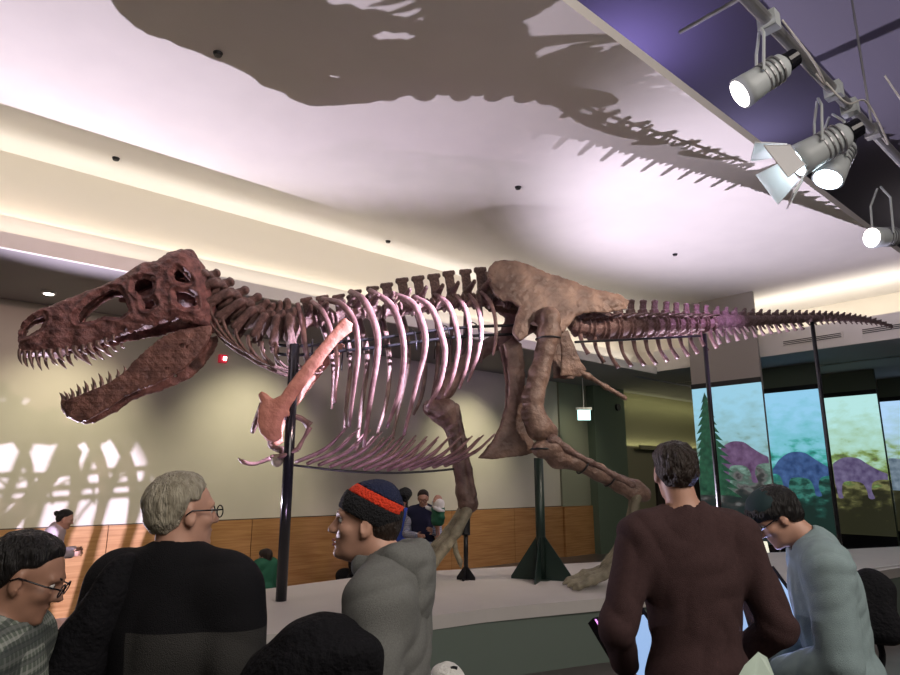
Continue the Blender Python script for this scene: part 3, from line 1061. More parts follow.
neck_me = proto('neck_vertebra', [ell((-.3, 0, 0), (.18, .55, .6), k=.1), ell((.3, 0, 0), (.18, .55, .6), k=.1), cap((-.3, 0, 0), (.3, 0, 0), .44, .44, .12),
                                  cap((0, 0, .40), (.08, 0, .90), .26, .24, .1), ell((.08, 0, 1.0), (.24, .30, .22), k=.1),
                                  cap((0, -.1, .35), (.06, -.85, .1), .26, .24, .1), cap((0, .1, .35), (.06, .85, .1), .26, .24, .1),
                                  cap((.05, -.2, .45), (.40, -.50, .50), .22, .20, .08), cap((.05, .2, .45), (.40, .50, .50), .22, .20, .08),
                                  cap((.0, -.8, .1), (-.12, -.75, -.85), .26, .20, .08), cap((.0, .8, .1), (-.12, .75, -.85), .26, .20, .08),
                                  cap((.0, -.75, -.2), (.26, -.70, -1.0), .22, .10, .10), cap((.0, .75, -.2), (.26, .70, -1.0), .22, .10, .10)], M['bone'], .04, 1, .02)
back_me = proto('back_vertebra', [ell((-.36, 0, 0), (.14, .5, .52), k=.1), ell((.36, 0, 0), (.14, .5, .52), k=.1), cap((-.3, 0, 0), (.3, 0, 0), .36, .36, .12),
                                  rbox((0, 0, .62), (.26, .22, .3), k=.12, rad=.08),
                                  rbox((.05, 0, 1.35), (.30, .085, .62), k=.08, rad=.06), rbox((.06, 0, 1.86), (.40, .15, .15), k=.08, rad=.08),
                                  cap((0, -.1, .6), (.15, -1.25, .85), .22, .13, .1), cap((0, .1, .6), (.15, 1.25, .85), .22, .13, .1)], M['bone'], .045, 3, .02)
tail_me = proto('tail_vertebra', [ell((-.36, 0, 0), (.12, .85, .95), k=.06), ell((.36, 0, 0), (.12, .85, .95), k=.06), cap((-.3, 0, 0), (.3, 0, 0), .62, .62, .1),
                                  rbox((0, 0, .95), (.26, .20, .25), k=.12, rad=.06),
                                  rbox((.12, 0, 1.42), (.24, .10, .42), (0, .25, 0), k=.08, rad=.06), ell((.22, 0, 1.80), (.26, .15, .12), k=.08),
                                  cap((0, -.3, .55), (.1, -1.5, .55), .16, .10, .1), cap((0, .3, .55), (.1, 1.5, .55), .16, .10, .1)], M['rib'], .05, 5, .02)
tip_me = proto('tail_tip_vertebra', [ell((-.40, 0, 0), (.13, .50, .50), k=.06), ell((.40, 0, 0), (.13, .50, .50), k=.06), cap((-.35, 0, 0), (.35, 0, 0), .38, .38, .1),
                                     rbox((.05, 0, .55), (.34, .16, .22), k=.12, rad=.06), cap((.1, 0, .65), (.42, 0, .95), .17, .13, .1),
                                     cap((.1, 0, -.45), (.40, 0, -.80), .12, .10, .1)], M['tail'], .05, 7, .02)

neck = [(203, 279), (214, 288), (226, 299), (238, 309), (250, 317), (263, 323), (276, 327), (289, 327)]
ntop = [(209, 264), (224, 272), (238, 280), (251, 288), (262, 297), (270, 303), (283, 303), (296, 301)]
for i, (c, tp) in enumerate(zip(neck, ntop)):
    p = S(*c)
    nx = S(*(neck[i + 1] if i < 7 else (303, 324)))
    ln = (nx - p).length
    hgt = (S(*tp) - p).length
    o = place(neck_me, 'neck_vertebra', p, nx - p, (ln * 1.12, .22, max(hgt / 1.12, .15)), tilt=(.30 if i < 5 else .1))
    # thin neck rib sweeping back below
for i in range(8):
    x, y = neck[i]
    rp = [(x - 6 + i, y + 18), (x + 0, y + 30), (x + 12, y + 50 - i * 1.5), (x + 30, y + 66 - i * 3.5), (x + 56 - i * 3, y + 80 - i * 5.8)]
    for sg in (1, -1):
        pts = [L(*(lambda q: (q[0], sg * .16, q[1]))(loc2([q_], .16)[0])) for q_ in rp]
        MB().tube(spline(pts, 18), lerp_list([.022, .018, .013, .010, .006], 18), 7).build('neck_rib', M['bone'], REX, True)

dor = [(303, 324), (318, 321), (334, 318), (350, 315), (366, 313), (382, 312), (398, 310), (414, 308), (430, 306), (446, 304), (461, 302), (476, 301), (491, 300)]
dtop = [299, 297, 296, 291, 287, 284, 279, 277, 275, 272, 270, 268, 266]
for i in range(len(dor) - 1):
    p, nx = S(*dor[i]), S(*dor[i + 1])
    ln = (nx - p).length
    hgt = (S(dor[i][0], dtop[i]) - p).length
    place(back_me, 'back_vertebra', (p + nx) / 2, nx - p, (ln * 1.0, .20, hgt / 2.0))
# sacrum between the hips
sac = [(491, 300), (508, 302), (525, 307), (542, 313), (558, 318), (574, 323)]
for a, b in zip(sac[:-1], sac[1:]):
    p, nx = S(*a, 0, 0), S(*b, 0, 0)
    place(back_me, 'hip_vertebra', (p + nx) / 2, nx - p, ((nx - p).length, .18, .16))

# --- ribs
NR = [([(297.5, 303), (302.6, 325), (306, 349), (310, 366)], .55, .8),
      ([(311, 301), (322, 311), (331, 331), (337, 359), (335, 403)], .75, .9),
      ([(321, 299), (340, 304), (354, 321), (358, 352), (354, 386), (349, 427)], .9, 1.05),
      ([(350, 291), (364, 301), (376, 328), (377.5, 355), (371, 396), (364, 447)], 1.0, 1.15),
      ([(369, 290), (390, 304), (401, 329), (404, 357), (399, 393), (387, 428)], 1.0, 1.1),
      ([(392, 293), (413, 304), (424, 329), (425, 350), (417, 382), (404, 435)], 1.0, 1.1),
      ([(413, 296), (431, 308), (442, 336), (445, 357), (439, 386), (427.5, 407)], 1.0, 1.05),
      ([(436, 294), (449, 306), (457, 332), (458, 350), (453, 375), (445, 396)], .95, .95),
      ([(454, 294), (464, 306), (469, 325), (469.5, 347), (466, 368), (459.5, 389)], .85, .85),
      ([(468, 294), (477, 306), (481.5, 329), (479, 350), (474, 366), (468, 382)], .75, .8),
      ([(481, 291.5), (490, 302), (495, 318), (496, 339), (493, 355.5)], .6, .7)]
for pts, wf, rf in NR:
    n = len(pts)
    prof = [.10, .34, .50, .54, .50, .42] if n == 6 else [.10, .32, .46, .46, .40] if n == 5 else [.10, .28, .36, .34]
    loc_ = [(*loc2([q], tt * wf)[0], tt * wf) for q, tt in zip(pts, prof)]
    for sg in (1, -1):
        P3 = [L(s, sg * t, z) for s, z, t in loc_]
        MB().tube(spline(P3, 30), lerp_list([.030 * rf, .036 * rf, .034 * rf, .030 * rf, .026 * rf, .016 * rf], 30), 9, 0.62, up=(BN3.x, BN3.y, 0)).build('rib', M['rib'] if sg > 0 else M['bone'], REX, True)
        # short second head of the rib
        q = P3[0].lerp(P3[1], .35)
        e = L(loc_[0][0] - .02, sg * .08, loc_[0][1] - .16)
        if n == 6:
            MB().tube([e, q], [.02, .028], 8).build('rib_head', M['bone'], REX, True)

# --- belly ribs
x = 296
i = 0
while x < 452:
    f = (x - 296) / 156
    y0 = 462 + 9 * math.sin(f * 2.6) - 2 * f
    a = (x, y0)
    c = (x + 30, y0 - 14)
    b = (x + 52, y0 - 36 + 4 * f)
    for sg in (1, -1):
        q = [(*loc2([a], .0)[0], .015), (*loc2([c], .26)[0], .26), (*loc2([b], .40)[0], .40 - .1 * f)]
        P3 = [L(s, sg * t, z) for s, z, t in q]
        MB().tube(spline(P3, 14), lerp_list([.026, .024, .011], 14), 7, .8).build('belly_rib', M['rib'], REX, True)
    x += 11.5
    i += 1
pts = [S(292 + k * 18, 463 + 8 * math.sin(k / 9 * 2.6), 0, 0) - Vector((0, 0, .02)) for k in range(10)]
MB().tube(spline(pts, 30), .012, 8).build('support_rod', M['black'], REX, True)

# --- shoulder blade and shoulder plate
SCP = [(341, 320), (345, 317), (353, 323), (352, 331), (340, 340), (328, 354), (318, 367), (309, 379), (300, 391), (294, 399), (289, 408), (290, 414), (284, 416), (281, 427), (282, 437), (274, 441), (266, 439), (259, 432),
       (256, 421), (257, 408), (260, 400), (257, 393), (261, 389), (267, 392), (273, 397), (280, 394), (289, 381), (299, 369), (308, 358), (318, 346), (329, 334)]


def plate(name, outline, tc, th, m, parent=REX, res=.011, dish=0.0, amp=.003, mirror=True, tfun=None, seg=0):
    out = []
    pl = loc2(outline, tc)
    lo_ = (min(p[0] for p in pl) - .05, 0, min(p[1] for p in pl) - .05)
    hi_ = (max(p[0] for p in pl) + .05, 0, max(p[1] for p in pl) + .05)
    for sg in ((1, -1) if mirror else (1,)):
        c = tc * sg
        ext = th + .12 + (abs(dish) + .3 if tfun else abs(dish))
        ax_, l0 = grid((lo_[0], c - ext, lo_[2]), (hi_[0], c + ext, hi_[2]), res)
        X2, Z2 = np.meshgrid(ax_[0], ax_[2], indexing='ij')
        d_ = poly_dist(pl, X2, Z2)
        off = tfun((X2 - lo_[0]) / (hi_[0] - lo_[0]), (Z2 - lo_[2]) / (hi_[2] - lo_[2])) if tfun else 0 * X2
        T_ = ax_[1][None, :, None]
        thk = th * (.55 + .45 * np.clip(-d_ / .08, 0, 1))
        F_ = smax(np.abs(T_ - (c + sg * off[:, None, :])) - thk[:, None, :], d_[:, None, :] + 0 * T_, .018)
        F_ = F_ + amp * wob(ax_[0][:, None, None], T_, ax_[2][None, None, :], 40, 3) + amp * .5 * wob(ax_[0][:, None, None], T_, ax_[2][None, None, :], 95, 8)
        out.append(slab(name, m, F_, l0, res, parent))
    return out


plate('shoulder_blade', SCP, .58, .030, M['scapula'], tfun=lambda a, b: -.22 * (1 - b) + 0 * a)
# arms
for sg, arm in ((1, [(285, 415), (300, 418), (310, 426)]), (-1, [(272, 430), (268, 442), (283, 448)])):
    pts = [L(*(lambda q: (q[0], sg * .34, q[1]))(loc2([q_], .34)[0])) for q_ in arm]
    MB().tube(spline(pts, 14), lerp_list([.055, .030, .028, .048], 14), 10).build('upper_arm_bone', M['bone'], REX, True)
fore = {1: [(310, 427), (304, 438), (298, 449)], -1: [(298, 446), (283, 452), (268, 455)]}
hand = {1: [(298, 449), (288, 454), (277, 458)], -1: [(268, 456), (252, 462), (240, 461), (232, 456)]}
for sg in (1, -1):
    for dt in (.02, -.02):
        pts = [L(*(lambda q: (q[0], sg * .34 + dt, q[1]))(loc2([q_], .34)[0])) for q_ in fore[sg]]
        MB().tube(spline(pts, 10), lerp_list([.028, .016, .026], 10), 8).build('forearm_bone', M['rib'], REX, True)
    for dt in (.035, -.035):
        pts = [L(*(lambda q: (q[0], sg * .34 + dt, q[1]))(loc2([q_], .34)[0])) for q_ in hand[sg]]
        MB().tube(spline(pts, 16), lerp_list([.026, .017, .022, .024, .004], 16), 8).build('claw_finger', M['rib'], REX, True)
blob('knuckle', [ell(to_local(S(277, 461, .3, 0)), (.06, .05, .06))], M['foot'], REX, .012, warp=warp, world=True)
# wishbone
P3 = [L(*(lambda q: (q[0], t, q[1]))(loc2([q_], .1)[0])) for q_, t in (((262, 405), .24), ((254, 425), .1), ((252, 431), 0), ((254, 425), -.1), ((262, 405), -.24))]
MB().tube(spline(P3, 24), .022, 8).build('wishbone', M['bone'], REX, True)

# --- hips
IL = [(487, 276), (488, 268), (494, 262), (504, 261), (516, 262), (530, 267), (545, 273), (560, 277), (575, 282), (590, 288), (605, 292), (619, 296), (626, 302), (624, 311), (606, 314), (588, 313), (575, 317), (567, 326), (560, 335),
      (552, 330), (543, 322), (534, 320), (527, 326), (524, 338), (515, 344), (509, 336), (512, 322), (517, 309), (508, 303), (499, 303), (492, 294), (487, 284)]
plate('hip_blade', IL, .17, .045, M['pelvis'], amp=.006, tfun=lambda a, b: .10 * (1 - b) + .03 * np.sin(a * 7))
PB = [(479, 458), (487, 449), (495, 439), (502, 424), (507, 405), (508, 385), (506, 365), (502, 345), (511, 338), (520, 345), (523, 362), (524, 385), (522, 405), (522, 421), (528, 433), (534, 442), (534, 453), (522, 456), (510, 457), (495, 459)]
plate('pubic_bone', PB, .035, .035, M['pelvis'], amp=.004, tfun=lambda a, b: .10 * np.clip(b - .35, 0, 1))
IS = [(556, 334), (566, 331), (572, 345), (580, 362), (586, 370), (580, 377), (560, 376), (560, 352)]
plate('sitting_bone', IS, .10, .026, M['pelvis'], res=.010, tfun=lambda a, b: .07 * b)


def limb(name, pts, m, t, res=.012, amp=.0035, k=.05, parent=REX, tt=None):
    """pts: (px, py, radius[, t])"""
    q = []
    for p in pts:
        t_ = p[3] if len(p) > 3 else t
        s, z = loc2([p[:2]], t_)[0]
        q.append((s, t_, max(z, PZ + p[2] + .012)))
    pr = chain(q, [p[2] for p in pts], k)
    return blob(name, pr, m, parent, res, warp=warp, world=True, fn=lambda F, X, Y, Z: F + amp * wob(X, Y, Z, 30, 2) + amp * .5 * wob(X, Y, Z, 80, 4))


for sg in (1, -1):
    limb('sitting_bone_rod', [(572, 368, .040), (588, 376, .030), (606, 387, .024), (625, 398, .030)], M['pelvis'], .10 * sg)
# near leg
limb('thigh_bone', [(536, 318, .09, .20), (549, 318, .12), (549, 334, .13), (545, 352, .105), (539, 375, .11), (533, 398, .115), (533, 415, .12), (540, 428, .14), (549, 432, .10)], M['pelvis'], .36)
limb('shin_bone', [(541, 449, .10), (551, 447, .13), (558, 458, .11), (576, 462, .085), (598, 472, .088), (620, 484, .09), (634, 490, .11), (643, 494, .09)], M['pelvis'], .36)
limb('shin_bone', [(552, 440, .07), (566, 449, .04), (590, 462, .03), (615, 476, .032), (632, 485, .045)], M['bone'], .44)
for dt, x in ((-.08, 0), (0, 4), (.08, 8)):
    limb('foot_bone', [(634 + x * .3, 496, .055), (630 + x * .3, 520, .042), (620 + x * .5, 545, .045), (606 + x, 566, .06)], M['foot'], .34 + dt)
    limb('toe_bone', [(604 + x, 569, .058), (594 + x * 1.2, 572 + x * .5, .044), (584 + x * 1.2, 574 + x * .7, .05), (577 + x * 1.2, 578 + x * .7, .036), (569 + x * 1.2, 582 + x * .6, .042), (563 + x * 1.2, 586 + x * .5, .012)], M['foot'], .34 + dt * 2.2, k=.015)
# far leg
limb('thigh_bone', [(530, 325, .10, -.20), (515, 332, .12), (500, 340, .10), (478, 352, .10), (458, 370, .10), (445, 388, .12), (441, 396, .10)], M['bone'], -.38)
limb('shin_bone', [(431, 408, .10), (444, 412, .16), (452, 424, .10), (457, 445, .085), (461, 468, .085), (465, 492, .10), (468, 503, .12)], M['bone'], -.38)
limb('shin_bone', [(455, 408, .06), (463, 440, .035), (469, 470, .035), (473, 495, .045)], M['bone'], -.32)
for dt, x in ((-.08, -4), (0, 0), (.08, 5)):
    limb('foot_bone', [(464 + x * .5, 512, .065), (452 + x, 532, .05), (440 + x, 547, .055), (430 + x, 560, .065)], M['foot'], -.38 + dt)
    limb('toe_bone', [(429 + x, 563, .055), (424 + x * 1.5, 568, .045), (417 + x * 1.6, 571, .045), (408 + x * 2, 575, .014)], M['foot'], -.38 + dt * 2.2, k=.015)
limb('toe_bone', [(453, 536, .035), (456, 552, .03), (460, 562, .03), (461, 568, .01)], M['foot'], -.38, k=.015)
MB().tube([S(466, 512, -.5, 0), S(466, 535, -.45, 0)], .05, 12).build('ankle_clamp', M['black'], REX)

# --- tail
cau = [(574, 326), (588, 328), (601, 328), (614, 327), (627, 326.5), (639, 326), (651, 325.5), (662, 325), (673, 325), (683, 324.5), (693, 324), (703, 323.5), (712, 323), (721, 322.5), (730, 322), (739, 321.5), (748, 321), (756, 320.5), (764, 320),
       (772, 319.8), (780, 319.5), (788, 319.2), (795, 319), (802, 318.8), (809, 318.6), (816, 318.5), (822, 318.4), (828, 318.3), (834, 318.3), (840, 318.4), (846, 318.7), (852, 319), (857, 319.5), (862, 320), (867, 320.6), (872, 321.4), (877, 322.3), (882, 323.5), (887, 325), (892, 327)]
NC = len(cau) - 1
for i in range(NC):
    p, nx = S(*cau[i]), S(*cau[i + 1])
    dvec = nx - p
    ln = dvec.length
    f = i / NC
    px = cau[i][0]
    hpx = np.interp(px, [574, 600, 650, 700, 760, 812, 860, 892], [11, 14.5, 13, 9.5, 5.5, 4.2, 2.8, 1.3])
    hw = (S(px, cau[i][1] - hpx) - p).length
    if px < 704:
        place(tail_me, 'tail_vertebra', (p + nx) / 2, dvec, (ln * 1.0, hw * 1.0, hw * 1.02))
        yt = cau[i][1] + hpx * .9
        dl_ = np.interp(px, [574, 600, 640, 704], [18, 27, 26, 16])
        b = (px + 8 + dl_ * .35, yt + dl_)
        A_, M_, B_ = S(px + 6, yt - 2, 0), S(px + 9, yt + dl_ * .5, 0), S(*b, 0)
        MB().tube(spline([A_, M_, B_], 10), lerp_list([.038, .024, .034], 10), 8, .6).build('chevron_bone', M['rib'], REX, True)
    else:
        place(tip_me, 'tail_vertebra', (p + nx) / 2, dvec, (ln * 1.02, max(hw * 1.6, .02), max(hw * 1.75, .02)))
        if px < 800:
            yt = cau[i][1] + hpx * .8
            A_ = S(px + 3, yt, 0)
            B_ = S(px + 8, yt + np.interp(px, [704, 812], [15, 5]), 0)
            MB().tube([A_, (A_ + B_) / 2 + Vector((0, 0, -.01)), B_], [.022, .022, .035], 8, .6).build('chevron_bone', M['tail'], REX, True)

# --- steel armature inside the skeleton
for t, dy in ((.10, 0), (-.10, 0), (.0, 9)):
    pts = [S(x, y + dy, t, 0) for x, y in ((278, 345), (300, 346), (340, 342), (380, 338), (430, 331), (470, 327), (520, 325))]
    MB().tube(spline(pts, 20), .018, 8).build('support_rod', M['black'], REX, True)
MB().tube(spline([S(x, y, .1) for x, y in ((575, 342), (620, 340), (660, 338), (700, 336))], 16), .015, 8).build('support_rod', M['black'], REX, True)
for (x, y) in ((312, 345), (345, 342), (378, 339), (410, 335), (442, 331), (470, 328)):
    c = loc2([(x, y)], 0)[0]
    pts = [L(c[0], .42 * math.cos(a), c[1] - .25 + .30 * math.sin(a)) for a in [math.pi * (k / 10) for k in range(11)]]
    MB().tube(pts, .008, 6).build('support_rod', M['black'], REX, True)
for (px, py, r, t) in ((548, 339, .135, .36), (541, 449, .11, .36), (583, 466, .10, .36), (610, 479, .095, .36)):
    s, z = loc2([(px, py)], t)[0]
    ring = [L(s + (r if px < 570 else r * .55) * math.cos(a), t + (r + .01) * math.sin(a), z - (0 if px < 570 else -r * .8) * math.cos(a)) for a in [2 * math.pi * k / 20 for k in range(21)]]
    MB().tube(ring, .010, 6).build('steel_strap', M['black'], REX, True)


# --- posts
def post(ptop, pbase, r, label, grp='black posts carrying the skeleton', m=None, fins=0.0, zb=PZ, foot=True):
    m = m or M['black']
    base = Vector((pbase.x, pbase.y, zb + .001))
    g = empty('support_post', base, label, 'post', grp)
    MB().tube([base, Vector((base.x, base.y, ptop.z))], r, 16).build('pole', m, g, True)
    if fins:
        for a in (0, math.pi / 2, math.pi, 3 * math.pi / 2):
            d = Vector((math.cos(a + .5), math.sin(a + .5), 0))
            n = Vector((-d.y, d.x, 0)) * .008
            MB().prism([base + d * r * .8 - n + Vector((0, 0, .0)), base + d * fins - n, base + d * fins - n + Vector((0, 0, .03)), base + d * r * .8 - n + Vector((0, 0, fins * 1.35))], n * 2).build('fin', m, g)
        MB().tube([base, base + Vector((0, 0, .012))], r * 1.8, 20).build('base_plate', m, g)
    elif foot:
        MB().tube([base, base + Vector((0, 0, .015)), base + Vector((0, 0, .02))], [r * 1.6, r * 1.6, r * 1.2], 20).build('base_plate', m, g)
    return g


b1 = on_z(281, 601, PZ)
D1 = math.hypot(b1.x, b1.y)
post(at_dist(288, 344, D1), b1, .052, 'tall smooth dark post below the neck, nearest the grey-haired man', m=M['blackgloss'], foot=False)
b2 = on_z(542, 580, PZ)
post(at_dist(538, 458, math.hypot(b2.x, b2.y)), b2, .055, 'dark green post with wide triangular fins under the pelvis', m=M['darkgreen'], fins=.36)
b3 = on_z(466, 580, PZ)
post(at_dist(465, 520, math.hypot(b3.x, b3.y)), b3, .026, 'short thin post with a small flared foot under the raised far foot', fins=.11)
for (tx, ty, bx, by, lab) in ((704, 334, 726, 556, 'slim tall rod under the middle of the tail, crossing the pine screen'), (812, 322, 844, 553, 'slim tall rod under the thin tail, between two landscape screens')):
    b = on_z(bx, by, PZ)
    tt = S(tx, ty, 0)
    b = Vector((tt.x, tt.y, PZ))
    post(tt, b, .03, lab, foot=True)


# ------------------------------------------------------------------ visitors
M['skin'] = mat('skin', (0.50, 0.28, 0.20), 0.5, var=.08, vscale=12)
M['skin_tan'] = mat('tan_skin', (0.34, 0.18, 0.12), 0.5, var=.08, vscale=12)
M['eye'] = mat('eye_white', (0.6, 0.58, 0.55), 0.2)
M['iris'] = mat('iris', (0.02, 0.015, 0.01), 0.2)
M['lip'] = mat('lip', (0.36, 0.13, 0.11), 0.5)
M['hair_black'] = mat('black_hair', (0.008, 0.007, 0.007), 0.4, bump=0.9, bscale=120, stretch=(1, 1, .15), spec=.4)
M['hair_brown'] = mat('dark_brown_hair', (0.022, 0.013, 0.009), 0.5, bump=1.0, bscale=110, stretch=(1, 1, .3))
M['hair_grey'] = mat('grey_blond_hair', (0.28, 0.25, 0.18), 0.55, color2=(0.48, 0.44, 0.34), vscale=60, bump=1.0, bscale=140, stretch=(1, 1, .18))
M['jacket'] = mat('black_jacket_cloth', (0.008, 0.008, 0.010), 0.8, bump=.5, bscale=300, spec=.2)
M['jacket_grey'] = mat('charcoal_jacket_cloth', (0.035, 0.034, 0.034), 0.85, bump=.5, bscale=300, spec=.2)
M['coat'] = mat('black_coat_cloth', (0.006, 0.006, 0.008), 0.85, bump=.6, bscale=60, spec=.2)
M['hoodie'] = mat('grey_hoodie_cloth', (0.17, 0.175, 0.165), 0.9, var=.10, vscale=200, bump=.4, bscale=400, spec=.2)
M['maroon'] = mat('maroon_brown_cloth', (0.058, 0.032, 0.032), 0.9, var=.08, vscale=60, bump=.4, bscale=300, spec=.2)
M['lightblue'] = mat('light_blue_shirt_cloth', (0.25, 0.33, 0.34), 0.8, var=.05, vscale=30, bump=.3, bscale=300, spec=.2)
M['jeans'] = mat('blue_denim', (0.03, 0.10, 0.30), 0.85, var=.15, vscale=60)
M['navy'] = mat('dark_navy_cloth', (0.012, 0.016, 0.05), 0.85)
M['dark_trousers'] = mat('dark_trouser_cloth', (0.014, 0.014, 0.018), 0.85)
M['shoe'] = mat('dark_shoe', (0.02, 0.018, 0.016), 0.5)
M['white_knit'] = mat('white_knit', (0.70, 0.70, 0.66), 0.9, bump=.8, bscale=70)
M['black_knit'] = mat('black_knit', (0.010, 0.010, 0.013), 0.9, bump=.8, bscale=160)
M['orange_knit'] = mat('orange_red_knit', (0.80, 0.05, 0.015), 0.9, bump=.8, bscale=160)
M['navy_knit'] = mat('navy_knit', (0.012, 0.018, 0.06), 0.9, bump=.8, bscale=160)
M['green_cloth'] = mat('green_cloth', (0.02, 0.13, 0.07), 0.85)
M['blue_cloth'] = mat('bright_blue_cloth', (0.04, 0.10, 0.50), 0.85)
M['pink_white'] = mat('pale_cloth', (0.45, 0.38, 0.40), 0.85)


def plaid_mat(name, base, c2, c3, sc):
    m = bpy.data.materials.new(name)
    m.use_nodes = True
    nt = m.node_tree
    b = nt.nodes['Principled BSDF']
    b.inputs['Roughness'].default_value = .85
    tc = nt.nodes.new('ShaderNodeTexCoord')
    prev = None
    for axis, c, s in (('X', c2, sc), ('Z', c2, sc), ('Z', c3, sc * .53), ('Y', c3, sc * .61)):
        w = nt.nodes.new('ShaderNodeTexWave')
        w.bands_direction = axis
        w.inputs['Scale'].default_value = s
        w.inputs['Distortion'].default_value = .6
        nt.links.new(tc.outputs['Object'], w.inputs['Vector'])
        r = nt.nodes.new('ShaderNodeMath'); r.operation = 'GREATER_THAN'; r.inputs[1].default_value = .72
        nt.links.new(w.outputs['Fac'], r.inputs[0])
        mx = nt.nodes.new('ShaderNodeMix'); mx.data_type = 'RGBA'
        mul = nt.nodes.new('ShaderNodeMath'); mul.operation = 'MULTIPLY'; mul.inputs[1].default_value = .6
        nt.links.new(r.outputs[0], mul.inputs[0])
        nt.links.new(mul.outputs[0], mx.inputs['Factor'])
        if prev is None: mx.inputs['A'].default_value = (*base, 1)
        else: nt.links.new(prev, mx.inputs['A'])
        mx.inputs['B'].default_value = (*c, 1)
        prev = mx.outputs['Result']
    nt.links.new(prev, b.inputs['Base Color'])
    return m


M['plaid'] = plaid_mat('grey_green_plaid_cloth', (0.12, 0.15, 0.12), (0.35, 0.37, 0.34), (0.03, 0.04, 0.04), 14)
M['check'] = plaid_mat('white_blue_check_cloth', (0.65, 0.68, 0.72), (0.10, 0.13, 0.25), (0.12, 0.15, 0.28), 22)


def V3(*a): return np.array(a, float)


def fold(X, Y, Z, sc):
    a = X * .8 + Z * .75 + .25 * Y
    b = -X * .75 + Z * .6 + .3 * Y
    ridge = 1 - 2 * np.abs(np.sin(a * sc * .55 + 1.6 * np.sin(b * sc * .35 + 1) + .8 * np.sin(Z * sc * .5)))
    r2 = 1 - 2 * np.abs(np.sin(b * sc * .8 + 1.4 * np.sin(a * sc * .4 + 2)))
    m = .5 + .5 * np.sin(X * 9 + 2 * np.sin(Z * 7 + 1) + Y * 6)
    return (ridge * m * 1.0 + r2 * (1 - m) * .7 + .5 * wob(X, Y, Z, sc * .5, 3)).astype(np.float32)


